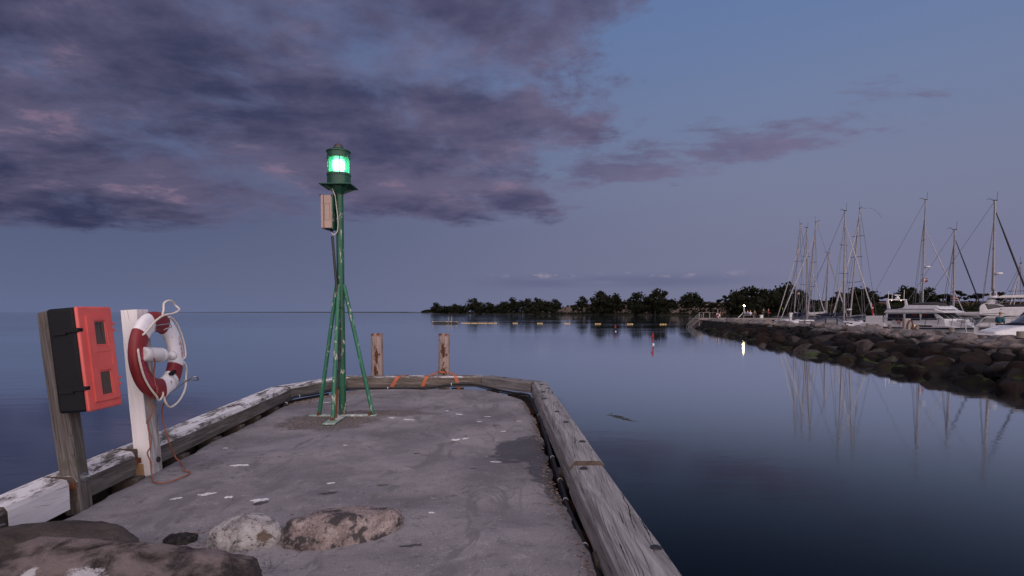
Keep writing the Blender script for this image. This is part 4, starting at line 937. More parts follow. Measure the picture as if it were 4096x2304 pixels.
# azimuth (x/y), distance, crown top in metres above the water, kind
def azt(tan_az, dist, base, h, kind, label, sx=1.0):
    h *= {'flat': 1.15, 'thin': 1.25, 'bush': 1.3}.get(kind, 1.38)
    x, y = tan_az * dist, dist; tree(x, y, base, h, kind, label, sx)
AT = []
def row(items):
    for it in items: azt(*it)
def az(px): return (px - 1288) / 1431.0
row([(az(1098), 745, -.3, 11, 'round', 'first round tree at the tip of the wooded headland', 1.2), (az(1112), 735, -.3, 8.0, 'wide', 'low wide tree just right of the headland tip', 1.2),
     (az(1130), 715, -.3, 9.5, 'wide', 'broad tree on the headland, left of the tall open-topped one', 1.3), (az(1147), 690, -.3, 10, 'wide', 'broad tree on the headland beneath a dip in the skyline', 1.1),
     (az(1165), 665, -.3, 8, 'wide', 'low wide tree left of the tall open-topped one', 1.2), (az(1192), 650, -.3, 15.0, 'round', 'tall open-topped tree rising above the headland wood', .9),
     (az(1205), 645, -.3, 10, 'round', 'round tree leaning against the tall open-topped one', 1.2), (az(1223), 630, -.3, 11, 'wide', 'domed tree right of the tall open-topped one', 1.0),
     (az(1248), 615, -.3, 9.5, 'wide', 'wide tree over the swim raft end of the wood', 1.4), (az(1268), 600, -.3, 11, 'wide', 'wide domed tree left of the feathery pair', 1.2),
     (az(1288), 590, -.3, 12.5, 'round', 'round tree of the middle wood with a lighter top', 1.2), (az(1308), 585, -.3, 13, 'thin', 'sparse feathery tree poking above the middle wood', 1.0),
     (az(1325), 575, -.3, 13.2, 'wide', 'large wide tree in the middle of the wood', .95), (az(1352), 560, -.3, 13.6, 'wide', 'highest broad tree of the middle wood', 1.0),
     (az(1375), 555, -.2, 11.5, 'wide', 'broad tree on the right shoulder of the middle wood', 1.1), (az(1398), 565, 2, 9.5, 'round', 'round tree ending the middle wood on its right', 1.2), (az(1340), 545, -.5, 8, 'bush', 'dense bush at the foot of the middle wood', .9)])
row([(az(1442), 520, 4.5, 4.5, 'bush', 'low bush on the bare bluff left of the small round tree', .8), (az(1466), 505, 4.5, 8.4, 'round', 'small round tree alone on the bare bluff', 1.1), (az(1450), 500, 2, 6, 'bush', 'dark bush spilling over the bluff beside the small round tree', .8),
     (az(1508), 455, -.2, 15.6, 'round', 'tallest dark tree of the group right of the bare bluff', 1.0), (az(1530), 450, -.2, 13.0, 'wide', 'broad dark tree right of the tallest one', .9), (az(1548), 440, .5, 11.5, 'round', 'round tree on the right flank of the tallest one', 1.1), (az(1497), 452, -.3, 9.5, 'bush', 'bushy growth at the left foot of the tallest tree', .7),
     (az(1600), 408, -.2, 12.2, 'round', 'round tree left in the shoreline row behind the red flag', 1.2), (az(1618), 400, -.2, 10.5, 'wide', 'wide tree filling the row behind the red flag', .9), (az(1635), 395, -.2, 11, 'round', 'round tree in the row above the red flag', 1.1),
     (az(1648), 390, .5, 13.0, 'round', 'taller tree in the row above the red flag', .9), (az(1668), 385, 1.5, 12.6, 'thin', 'sparse twiggy treetop above the row', 1.0), (az(1680), 380, .5, 9.2, 'wide', 'low wide tree ending the shoreline row', .9),
     (az(1732), 352, 3.5, 8.6, 'wide', 'domed bush-like tree above the sandy cliff', .75), (az(1748), 345, 3.0, 7.6, 'round', 'smaller round tree stuck to the domed one above the cliff', 1.1),
     (az(1822), 322, 4.8, 5.6, 'flat', 'wind-bent flat-topped tree on the cliff edge left of the lamp', 1.0)])
row([(az(1868), 306, -.2, 12.8, 'wide', 'big dark tree behind the jetty lamp', .8), (az(1900), 302, -.2, 13.2, 'wide', 'largest dark tree right of the jetty lamp', .95), (az(1925), 300, -.2, 11.6, 'round', 'dark tree right of the largest one behind the lamp', 1.1),
     (az(1958), 296, -.2, 12.8, 'wide', 'dark tree behind the leftmost masts', .75), (az(1982), 294, .5, 12, 'round', 'dark round tree between the left group of masts', 1.1), (az(2008), 292, 3, 8.2, 'round', 'pale-edged smaller tree behind the three close masts', 1.1), (az(1845), 310, -.4, 6.5, 'bush', 'dark bush under the wind-bent tree', .8)])
row([(az(2107), 288, 4.5, 6.4, 'thin', 'sparse tree just left of the two tall central masts', 1.3), (az(2128), 286, 4, 7, 'wide', 'tree behind the two tall central masts', .9), (az(2150), 285, 3, 8.4, 'round', 'round tree right of the two tall central masts', 1.2), (az(2172), 284, 3.5, 8.6, 'wide', 'broad tree between central masts and the motor yacht', .8), (az(2190), 283, 4, 7, 'thin', 'small tree left of the motor yacht arch', 1.2),
     (az(2238), 280, 4.5, 6.2, 'thin', 'sparse tree behind the radar arch', 1.5), (az(2268), 279, 4, 7.6, 'round', 'tree behind the right leg of the radar arch', 1.1), (az(2290), 278, 4.0, 8.0, 'round', 'tree left of the mast above the motor yacht', 1.0), (az(2330), 277, 4.0, 7.2, 'round', 'tree just right of the mast above the motor yacht', 1.2),
     (az(2370), 276, 4.6, 6.2, 'thin', 'windswept small tree between the yacht mast and the navy sail mast', 1.7), (az(2410), 275, 4.6, 6.4, 'thin', 'windswept small tree behind the navy sail mast', 1.6), (az(2452), 274, 4.6, 6.3, 'thin', 'windswept small tree standing clear left of the big yacht', 1.7), (az(2515), 273, 4.6, 5.8, 'thin', 'windswept small tree behind the white radar dome', 1.5), (az(2548), 272, 4.6, 5.6, 'thin', 'windswept small tree at the right edge of the shore', 1.5)])
# scrub along the foot and top of the bluff
mb = MB(); rnd = random.Random(21)
for _ in range(5200):
    u = rnd.uniform(.30, .97) if rnd.random() < .8 else rnd.uniform(.02, .35)
    g = fbm((u * 42, 3.3, 0), 3)
    if g < -.12 and rnd.random() < .85: continue
    d = rnd.choice([rnd.uniform(1.5, 8), rnd.uniform(6, 13), rnd.uniform(12, 17)]); p = shore_pt(u) + shore_n(u) * d; T = interp(TOPH, u)
    z = interp([(0, -1.0), (6.5, 0), (9, .25 * T), (11, .7 * T), (14, T), (20, T)], d) + rnd.uniform(0, 1.0)
    s = rnd.uniform(.25, .85); a = rnd.random() * 6.3
    for k in range(3):
        e = Vector((math.cos(a + k * 1.1), math.sin(a + k * 1.1), rnd.uniform(-.3, .3))) * s; f = Vector((0, 0, s * rnd.uniform(.6, 1.2))); q = p + Vector((rnd.gauss(0, .5), rnd.gauss(0, .5), z))
        mb.face([q - e, q + e, q + e * .5 + f, q - e * .6 + f])
tag(mb.build('scrub', FOL), kind='stuff')
mb = MB()
for _ in range(15000):
    u = rnd.uniform(.0, .90); p = shore_pt(u); px = 1288 + 1431 * p.x / p.y; g = .5 + .9 * fbm((u * 60, 7.7, 0), 4)
    if 1440 < px < 1480 or 1556 < px < 1586 or 1690 < px < 1840: g *= .22
    hh = min(1, max(.1, g + .2)) * (8.0 if px < 1404 else 6.5); d = rnd.uniform(3, 12)
    if 1690 < px < 1840 and rnd.random() < .75:       # dark fringe along the top of the sandy cliff, tongues hanging down it
        hh = 0; d = rnd.uniform(11, 15) if rnd.random() < .7 else 9.5 + 3 * fbm((u * 200, 1, 5), 3); q = p + shore_n(u) * d + Vector((rnd.gauss(0, 1), 0, (-.9 + hh * rnd.random() + (.0 if d < 7 else .3)) if hh else interp([(0, 0), (8, .3), (9.5, 2.2), (11, 4.2), (13, 6.2), (15, 6.7)], d)))
    s = rnd.uniform(.35, .9); a = rnd.random() * 6.3; e = Vector((math.cos(a), math.sin(a), rnd.uniform(-.3, .3))) * s; f = Vector((rnd.gauss(0, .3), 0, s * rnd.uniform(.6, 1.2)))
    mb.face([q - e, q + e, q + e * .5 + f, q - e * .6 + f])
tag(mb.build('undergrowth', FOL), kind='stuff')
# hedge on the rear field edge (dark line behind the masts on the right)
mb = MB()
for _ in range(2600):
    px = rnd.uniform(2040, 2640); D_ = 266 + rnd.uniform(0, 10); x = az(px) * D_; z = rnd.uniform(1.0, 5.3)
    s = rnd.uniform(.3, .8); a = rnd.random() * 6.3; e = Vector((math.cos(a), math.sin(a), 0)) * s
    mb.face([(x - e.x, D_ - e.y, z), (x + e.x, D_ + e.y, z), (x + e.x * .5, D_, z + s), (x - e.x * .6, D_, z + s)])
tag(mb.build('hedge_foliage', FOL), kind='stuff')
# very low land on the horizon with a small plantation at its right end
mb = MB(); secs = []
for i in range(60):
    t = i / 59; x = lerp(-2350, -330, t); y = lerp(3900, 1800, t ** .7); h = (1.0 + 2.2 * min(1, t * 1.5)) * (1 + .3 * fbm((t * 20, 0, 0)))
    secs.append([(x, y - 30, -1.05), (x, y, WZ + h * .6), (x + 20, y + 60, WZ + h), (x + 60, y + 400, WZ + h)])
mb.loft(secs, caps=False); tag(mb.build('low_land', pm('distant_land', (.02, .022, .018), (.045, .042, .035), .01, .95, bstr=0)), kind='structure')
mb = MB()
for _ in range(1500):
    t = rnd.random(); x = lerp(-238, -195, t) * 1.0; y = 1500 + rnd.uniform(-10, 10); h = lerp(5.5, 9.5, min(1, t * 3)) * rnd.uniform(.2, 1); s = rnd.uniform(.6, 1.3)
    mb.face([(x - s, y, WZ + h - s), (x + s, y, WZ + h - s), (x + s * .4, y + .5, WZ + h), (x - s * .4, y, WZ + h)])
tag(mb.build('far_wood', FOL), kind='stuff')
mb = MB(); mb.loft([[(x, 1480 - 10 * math.sin((x + 260) * .03), -1.1), (x, 1500, -.2), (x, 1560, .6)] for x in range(-290, -150, 10)], caps=False)
tag(mb.build('far_spit', bpy.data.materials['distant_land']), kind='structure')

# ------------------------------------------------------------------ swimming raft, float line, flag buoys
RF = thing('swim_raft', 'low wooden swimming raft with a ladder, afloat off the headland', 'raft', (-14.1, 120, WZ))
for i in range(6): MB().box((0, -1.0 + i * .4, .42), (5.4, .36, .06)).build('deck_board', MT['plank'], RF)
MB().box((0, 0, .31), (5.3, 2.3, .16)).build('float_frame', MT['rubber'], RF); MB().box((0, 0, .12), (4.9, 1.9, .3)).build('float_body', MT['rubber'], RF)
for x in (-2.4, .5, 1.2, 2.5): MB().box((x, -1.19, .37), (.35, .05, .13)).build('yellow_fender', MT['yellow'], RF)
for x in (.8, 1.5): MB().tube([(x, -1.25, -.2), (x, -1.2, 1.15), (x, -1.05, 1.4), (x, -.75, 1.35), (x, -.6, .42)], .04, 8).build('ladder_rail', MT['steel'], RF)
FLO = MB().lathe([(0, -.32), (.15, -.28), (.19, -.1), (.19, .1), (.15, .28), (0, .32)], 12); bmesh.ops.rotate(FLO.bm, verts=FLO.bm.verts, matrix=Matrix.Rotation(math.pi / 2, 3, 'Y')); FLO = FLO.mesh('float', True); FLO.materials.append(MT['yellow'])
FL = thing('float_line', 'dense string of yellow floats moored to the raft', 'float line', (-11.0, 122, WZ))
x = 0
for i in range(19):
    x += .50 if i not in (6, 10, 16) else .95
    f = bpy.data.objects.new('float', FLO); COL.objects.link(f); f.parent = FL; f.location = (x * .62, .04 * math.sin(i * 2), .03); f.scale = (.75, .45, .45)
for i, (px, D_, n, sc, lab) in enumerate([(1246, 123, 2, 1, 'yellow float pair next to the end of the dense string'), (1296, 121, 3, 1, 'yellow float cluster, second right of the dense string'), (1358, 119, 3, 1.1, 'yellow float cluster, third right of the dense string'), (1427, 117, 3, 1.15, 'yellow float cluster below the bare bluff, left of the far red flag'),
        (1504, 114, 3, 1.15, 'yellow float cluster just left of the far red flag'), (1585, 112, 3, 1.2, 'yellow float cluster just right of the far red flag'), (1668, 110, 3, 1.25, 'rightmost yellow float cluster, right of the near red flag')]):
    X = az(px) * D_; g = thing('float_cluster', lab, 'floats', (X, D_, WZ), (0, 0, i), 'yellow floats marking the bathing area')
    g.rotation_euler = (0, 0, .15 * math.sin(i * 3))
    for k in range(n):
        f = bpy.data.objects.new('float', FLO); COL.objects.link(f); f.parent = g; f.location = ((k - (n - 1) / 2) * .36 * sc, .03 * k, .04); f.scale = (.50 * sc, .55, .62)
def flag_buoy(x, y, h, two, label):
    t = thing('flag_buoy', label, 'buoy', (x, y, WZ), (R(1), R(-2), 0), 'red flag buoys')
    MB().lathe([(0, -.12), (.07, -.10), (.085, .01), (.065, .05), (.05, .10), (0, .11)], 16).build('float', MT['white'], t, smooth=True)
    MB().tube([(0, 0, .1), (0, 0, h)], .012, 8).build('staff', MT['darksteel'], t)
    def pen(z0, z1, w):
        mb = MB(); pts = [(0, z1), (-.05, lerp(z1, z0, .35)), (-w, z0 + .06), (-w * .55, z0), (0, z0 + .03), (.07, lerp(z0, z1, .25)), (.05, lerp(z0, z1, .6))]
        mb.prism(pts, -.02, .02, 'xz')
        for v in mb.bm.verts: v.co.y += .04 * math.sin(v.co.x * 20)
        mb.build('flag', MT['flagred'], t)
    if two: pen(h * .52, h, .19); pen(h * .20, h * .56, .11)
    else: pen(h * .45, h, .15)
flag_buoy(az(1644) * 42, 42, .95, True, 'near red flag buoy with a white float, in open water')
flag_buoy(az(1549) * 70, 70, .98, False, 'far small red flag buoy between the yellow float clusters')
mb = MB()
for k in range(34):
    t = rnd.random(); x = 2.22 + .36 * t + rnd.gauss(0, .03); y = 13.2 - .7 * t + rnd.gauss(0, .06)
    mb.tube(smooth_path([(x, y, WZ - .001), (x + rnd.uniform(.02, .08), y + rnd.gauss(0, .03), WZ + .002), (x + rnd.uniform(.06, .14), y + rnd.gauss(-.03, .05), WZ + .001), (x + rnd.uniform(.10, .2), y + rnd.gauss(-.06, .06), WZ - .001)], 3), rnd.uniform(.002, .005), 4)
tag(mb.build('seaweed', pm('seaweed_brown', (.015, .014, .008), (.04, .035, .02), 8, .6)), kind='stuff')

# ------------------------------------------------------------------ stone breakwater
WL = [(4, 14.0), (10, 14.6), (17.9, 15.6), (25.3, 16.6), (40, 18.5), (57, 22.4), (74, 25.6), (86, 28.0)]     # (y, x) of the waterline
CR = [(4, 18.2), (10, 18.6), (22, 19.9), (31.5, 22.7), (47, 26.4), (66, 28.4), (84, 30.0), (88, 30.5)]        # (y, x) of the crest
def bw_pt(y, t):
    """t 0 at the waterline, 1 at the crest, >1 the back"""
    xw, xc = interp(WL, y), interp(CR, y); x = lerp(xw, xc, t)
    z = interp([(-.3, -1.7), (0, -1.05), (.35, -.68), (.75, -.28), (1, -.12), (1.25, -.18), (1.7, -.7), (2.2, -1.6)], t)
    return Vector((x, y, z))
mb = MB()
mb.loft([[bw_pt(y, t) - Vector((0, 0, .46)) for t in (-.3, 0, .35, .75, 1, 1.25, 1.7, 2.2)] for y in [-10 + 1.2 * i for i in range(82)]], caps=False)
BW = tag(mb.build('breakwater', pm('rubble_core', (.006, .005, .005), (.02, .017, .016), 2, .95, bstr=.5)), kind='structure')
def stone_mat():
    m, nt, b, oc = new_mat('breakwater_stone')
    oi = nd(nt, 'ShaderNodeObjectInfo'); rn = oi.outputs['Random']; geo = nd(nt, 'ShaderNodeNewGeometry')
    n = NOISE(nt, oc, 2.4, 7, .65, .3); f = NOISE(nt, oc, 26, 4, .7)
    base = RAMP(nt, rn, [(0, (.20, .165, .160)), (.3, (.155, .145, .150)), (.5, (.225, .175, .165)), (.7, (.12, .095, .088)), (.85, (.18, .165, .168)), (1, (.27, .24, .235))], 'CONSTANT')
    col = MIX(nt, SM(nt, n, .42, .60, 0, .75), base, (.055, .047, .046))
    col = MIX(nt, SM(nt, f, .55, .66, 0, .6), col, (.40, .37, .37))
    col = MIX(nt, SM(nt, f, .45, .36, 0, .6), col, (.03, .026, .026))
    sp = nd(nt, 'ShaderNodeSeparateXYZ'); lk(nt, geo.outputs['Position'], sp.inputs[0])
    wl = M_(nt, 'ADD', sp.outputs[2], M_(nt, 'MULTIPLY', M_(nt, 'SUBTRACT', NOISE(nt, geo.outputs['Position'], .6, 4, .6), .5), .55))
    wet = M_(nt, 'MULTIPLY', SM(nt, wl, .22, .0), M_(nt, 'SUBTRACT', 1.0, M_(nt, 'MULTIPLY', SM(nt, M_(nt, 'FRACT', M_(nt, 'MULTIPLY', rn, 13.7)), .80, .84), .30)))                       # dark weed and damp below the tide line
    dk = MIX(nt, SM(nt, M_(nt, 'FRACT', M_(nt, 'MULTIPLY', rn, 7.3)), .3, .8), (.003, .0026, .0026), (.013, .0075, .0055))
    col = MIX(nt, M_(nt, 'MULTIPLY', wet, .95), col, dk)
    s3 = nd(nt, 'ShaderNodeSeparateXYZ'); lk(nt, geo.outputs['Normal'], s3.inputs[0])
    gz = M_(nt, 'MULTIPLY', M_(nt, 'MULTIPLY', SM(nt, wl, -.55, -.72), SM(nt, s3.outputs[2], .5, .85)), SM(nt, NOISE(nt, geo.outputs['Position'], 1.1, 5, .65, 0, (3, 1, 2)), .52, .60))
    col = MIX(nt, M_(nt, 'MULTIPLY', gz, .85), col, (.040, .066, .010))
    lk(nt, col, b.inputs['Base Color']); b.inputs['Roughness'].default_value = .8; lk(nt, SM(nt, wet, 0, 1, .3, .12), b.inputs['Specular IOR Level'])
    bump(nt, b, M_(nt, 'ADD', n, M_(nt, 'MULTIPLY', f, .5)), .8, .07); return m
STONE = stone_mat()
def stone_mesh(seed, sub=3):
    mb = MB(); bmesh.ops.create_icosphere(mb.bm, subdivisions=sub, radius=1); rnd = random.Random(seed)
    cuts = [(Vector((rnd.gauss(0, 1), rnd.gauss(0, 1), rnd.gauss(0, 1))).normalized(), rnd.uniform(.52, .88)) for _ in range(8)]
    for v in mb.bm.verts:
        p = v.co.copy()
        for nrm, d in cuts:
            e = p.dot(nrm) - d
            if e > 0: p -= nrm * e * .9
        v.co = p * (1 + .07 * fbm(p * 1.7 + Vector((seed, 0, 0)), 4))
    me = mb.mesh('stone', True, angle=26); me.materials.append(STONE); return me
STN = [stone_mesh(i) for i in range(10)]
stones = []; rnd = random.Random(5)
y = -2.0
while y < 89:
    r0 = lerp(.50, .62, min(1, max(0, (y - 10) / 60)))
    rows_ = 9 if y < 40 else 7
    for k in range(rows_):
        t = lerp(-.06, 1.10, (k + rnd.uniform(-.25, .25)) / (rows_ - 1)); p = bw_pt(y + rnd.uniform(-.35, .35), t)
        big = rnd.choice((.6, .8, .95, 1.1, 1.35, 1.5)); s = r0 * big * (.90 if t > .8 else .82)
        if y > 84: p.x += (y - 84) * .5 * (1 - t); p.z -= .1
        stones.append((p, Vector((s * rnd.uniform(.95, 1.5), s * rnd.uniform(.85, 1.15), s * rnd.uniform(.66, 1.0))), (rnd.gauss(0, .32), rnd.gauss(0, .32), rnd.random() * 6.3), rnd.randrange(10)))
    y += r0 * 1.42
vis = sorted([s for s in stones if s[0].y > 8 and abs(s[0].x / max(.1, s[0].y)) < .97], key=lambda s: -(s[1].x * s[1].z) / (s[0].length ** 2))
keep = vis[:299]; kid = set(id(s) for s in keep)
for p, sc, ro, k in keep:
    o = bpy.data.objects.new('stone', STN[k]); COL.objects.link(o); o.parent = BW; o.location = p; o.scale = sc; o.rotation_euler = ro
mb = MB()
SM2 = [stone_mesh(40 + i, 2) for i in range(5)]
def add_stone(p, sc, ro, k):
    me = SM2[k % 5]; Mx = Matrix.Translation(p) @ (Matrix.Rotation(ro[2], 4, 'Z') @ Matrix.Rotation(ro[0], 4, 'X')) @ Matrix.Diagonal((*sc, 1))
    n0 = [mb.bm.verts.new(Mx @ v.co) for v in me.vertices]
    for f in me.polygons: mb.bm.faces.new([n0[i] for i in f.vertices])
for s in stones:
    if id(s) not in kid: add_stone(*s)
for _ in range(650):
    y = rnd.uniform(6, 90); t = rnd.uniform(-.12, 1.15); p = bw_pt(y, t) + Vector((0, 0, rnd.uniform(-.25, .0))); s = rnd.uniform(.12, .34)
    if y > 84: p.x += (y - 84) * .5 * (1 - t)
    add_stone(p, Vector((s * 1.3, s, s * .75)), (rnd.gauss(0, .3), 0, rnd.random() * 6), rnd.randrange(5))
o = mb.build('stone_fill', STONE, BW, smooth=True, angle=60); o['kind'] = 'stuff'

# ------------------------------------------------------------------ jetty behind the stones, platform at the tip
JZ = -.30
mb = MB()
mb.loft([[(interp(CR, y) + 1.5, y, JZ - .12), (interp(CR, y) + 1.5, y, JZ), (interp(CR, y) + 3.6, y, JZ), (interp(CR, y) + 3.6, y, JZ - .12)] for y in [16 + 2 * i for i in range(37)]], caps=False)
JT = tag(mb.build('jetty', MT['plank']), kind='structure')
PZ = .42
RAILW = pm('grey_rail', (.16, .14, .14), (.25, .22, .22), 5, .8)
PF = thing('timber_platform', 'grey board platform with railing at the tip of the breakwater', 'platform', (38, 94, PZ))
for i in range(10): MB().box((-.2 + 0, -1.6 + i * .42, -.04), (15.5, .38, .07)).build('deck_board', MT['plank'], PF)
MB().box((-.2, -1.9, -.16), (15.5, .12, .22)).build('fascia', MT['plank'], PF)
for x in (-7.6, -4, 0, 4, 7.4): MB().box((x, 0, -.8), (.25, 3.4, 1.5)).build('bearer', MT['pilewood'], PF)
for px in (1758.5, 1768.5, 1784.5): MB().box((az(px) * 92.5 - 38, -1.5, .45), (.13, .13, .95)).build('rail_post', RAILW, PF)
MB().box((az(1781) * 92.5 - 38, -1.5, .90), (3.1, .09, .05)).build('hand_rail', RAILW, PF)
STR = thing('water_steps', 'timber bathing steps with a steel handrail going down from the platform tip', 'steps', (30.4, 92, PZ))
MB().prism([(0, 0), (-1.55, -1.42), (-1.75, -1.42), (-.2, .0)], -.5, -.42, 'xz').build('stringer', MT['pilewood'], STR)
MB().prism([(0, 0), (-1.55, -1.42), (-1.75, -1.42), (-.2, .0)], .42, .5, 'xz').build('stringer', MT['pilewood'], STR)
for k in range(6): MB().box((-.2 - k * .26, 0, -.12 - k * .235), (.25, .84, .05)).build('tread', MT['plank'], STR)
for yy in (-.46, .46): MB().tube([(.05, yy, 0), (.0, yy, .62), (-.2, yy, .64), (-1.95, yy, -1.05), (-2.05, yy, -1.6)], .028, 8).build('handrail', MT['steel'], STR)
# lamp
lamp_x = az(1870.8) * 94
LP = thing('jetty_lamp', 'lit yellowish lamp on a short post with a diagonal brace, on the platform', 'lamp', (lamp_x, 94, PZ))
MB().tube([(0, 0, 0), (0, 0, 1.88)], .075, 10).build('post', MT['offwhite'], LP, smooth=True)
MB().tube([(-.95, 0, .02), (-.05, 0, .92)], .06, 8).build('brace', MT['offwhite'], LP, smooth=True)
MB().lathe([(0, 1.84), (.06, 1.85), (.09, 1.90), (.09, 1.92), (0, 1.92)], 14).build('lamp_base', MT['darksteel'], LP, smooth=True)
MB().ball((0, 0, 2.02), .12, 2).build('lamp_globe', emit_mat('lamp_glow', (1.0, .80, .35), 38), LP, smooth=True)
pl_ = bpy.data.lights.new('jetty_lamp_light', 'POINT'); pl_.energy = 60; pl_.color = (1, .8, .4); pl_.shadow_soft_size = .15
plo = bpy.data.objects.new('lamp_light', pl_); COL.objects.link(plo); plo.parent = LP; plo.location = (0, 0, 2.25)

# ------------------------------------------------------------------ people
def skin_obj(name, chains, mat, parent, sub=1):
    """chains: list of lists of (point, radius); all chains start from an already placed point to stay one body"""
    V, E, Rr = [], [], []
    def idx(p):
        for i, v in enumerate(V):
            if (Vector(v) - Vector(p)).length < 1e-5: return i
        V.append(p); return len(V) - 1
    for ch in chains:
        prev = None
        for p, r in ch:
            i = idx(p)
            if i == len(Rr): Rr.append(r)
            if prev is not None: E.append((prev, i))
            prev = i
    me = bpy.data.meshes.new(name); me.from_pydata(V, E, []); o = bpy.data.objects.new(name, me); COL.objects.link(o)
    o.parent = parent; me.materials.append(mat)
    o.modifiers.new('skin', 'SKIN').use_smooth_shade = True
    for i, r in enumerate(Rr):
        d = me.skin_vertices[0].data[i]; d.radius = (r, r); d.use_root = (i == 0)
    s = o.modifiers.new('sub', 'SUBSURF'); s.levels = sub; s.render_levels = sub
    return o
def person(loc, rz, label, top, legs, hair, pose='stand', scale=1.0, group=None):
    t = thing('person', label, 'person', loc, (0, 0, rz), group); t.scale = (scale,) * 3
    if pose == 'stand':
        hip, dz = (0, 0, .95), 0
        legp = lambda s: [((0, 0, .95), .13), ((s * .10, .0, .85), .10), ((s * .11, .02, .48), .07), ((s * .11, -.02, .08), .05), ((s * .12, .12, .03), .04)]
        armp = lambda s: [((0, 0, 1.38), .12), ((s * .19, 0, 1.36), .075), ((s * .24, -.02, 1.10), .055), ((s * .14, .20, .98), .045), ((s * .05, .28, 1.0), .035)]
        torso = [((0, 0, .95), .13), ((0, .01, 1.15), .14), ((0, 0, 1.38), .12)]; nk = [((0, 0, 1.38), .12), ((0, .01, 1.48), .055), ((0, .03, 1.56), .085), ((0, .03, 1.66), .085)]
        hz, hy = 1.63, .02
    else:
        legp = lambda s: [((0, 0, .47), .14), ((s * .12, .12, .47), .10), ((s * .14, .42, .46), .075), ((s * .14, .40, .08), .05), ((s * .14, .52, .04), .04)]
        armp = lambda s: [((0, .04, .90), .12), ((s * .19, .05, .88), .075), ((s * .24, .10, .62), .055), ((s * .14, .32, .60), .045), ((s * .06, .38, .62), .035)]
        torso = [((0, 0, .47), .14), ((0, -.02, .68), .145), ((0, .04, .90), .12)]; nk = [((0, .04, .90), .12), ((0, .07, 1.01), .055), ((0, .10, 1.09), .085), ((0, .11, 1.19), .085)]
        hz, hy = 1.16, .09
    infl = lambda ch, k, n=99: [(p, r + k) for p, r in ch][:n]
    thin = lambda ch: [(p_, r_ * (.72 if r_ > .06 else .9)) for p_, r_ in ch]
    skin_obj('body', [thin(torso), [nk[0]] + nk[1:], thin(armp(1)), thin(armp(-1)), thin(legp(1)), thin(legp(-1))], MT['skin'], t)
    skin_obj('jacket', [infl(torso, .018), infl(armp(1), .016, 4), infl(armp(-1), .016, 4)], top, t)
    skin_obj('trousers', [infl(legp(1), .014, 5), infl(legp(-1), .014, 5)], legs, t)
    MB().ball((0, hy - .01, hz + .03), .105, 2, (.95, 1.05, 1.0)).build('hair', hair, t, smooth=True)
    MB().ball((0, hy + .115, hz - .035), .02, 1).build('nose', MT['skin'], t)
    return t
cl = lambda n, c: pm(n, tuple(k * .8 for k in c), c, 14, .9, bstr=.2)
GR, BL_, WHT, RDJ, DKJ = cl('grey_shirt', (.16, .15, .17)), cl('blue_shirt', (.10, .17, .34)), cl('white_shirt', (.55, .52, .53)), cl('red_jacket', (.30, .012, .018)), cl('brown_jacket', (.07, .03, .022))
PB = thing('bench', 'low timber bench on the platform right of the lamp', 'bench', (az(1882) * 93.4, 93.4, PZ))
MB().box((0, 0, .44), (1.9, .4, .05)).build('seat', MT['plank'], PB)
for x in (-.8, .8): MB().box((x, 0, .21), (.06, .34, .42)).build('leg', MT['plank'], PB)
GP_ = 'people on the platform'
person((az(1873) * 93.4, 93.4, PZ + .02), R(-6), 'person in a grey top sitting nearest the lamp, seen from behind', GR, MT['darkcloth'], MT['darkhair'], 'sit', 1.0, GP_)
person((az(1880.5) * 93.4, 93.4, PZ + .02), R(2), 'person in a light blue shirt sitting in the middle, seen from behind', BL_, MT['darkcloth'], MT['darkhair'], 'sit', 1.02, GP_)
person((az(1887) * 93.4, 93.4, PZ + .02), R(-12), 'person in a white top sitting at the right end of the bench', WHT, MT['darkcloth'], MT['hair'], 'sit', .98, GP_)
person((az(1897.5) * 95.5, 95.5, PZ + .02), R(165), 'person in dark clothes sitting opposite the bench', DKJ, MT['darkcloth'], MT['darkhair'], 'sit', 1.0, GP_)
SB = thing('stool', 'small stool under the person in dark clothes', 'stool', (az(1897.5) * 95.5, 95.5, PZ))
MB().box((0, 0, .43), (.5, .4, .05)).build('seat', MT['plank'], SB); MB().box((0, 0, .2), (.4, .3, .4)).build('base', MT['plank'], SB)
person((az(1920) * 95, 95, PZ - .15), R(120), 'person in a brown jacket standing left of the one in red', DKJ, MT['darkcloth'], MT['darkhair'], 'stand', 1.0, GP_)
person((az(1932) * 94, 94, PZ - .15), R(-120), 'person in a red jacket standing right of the bench', RDJ, MT['darkcloth'], MT['darkhair'], 'stand', .98, GP_)
BIN = thing('litter_bin', 'small white box bin standing right of the seated people', 'bin', (az(1914.8) * 92.6, 92.6, PZ)); MB().box((0, 0, .24), (.42, .4, .48)).build('body', MT['offwhite'], BIN, bevel=.02); MB().box((0, 0, .50), (.46, .44, .05)).build('lid', MT['greyplastic'], BIN, bevel=.01)
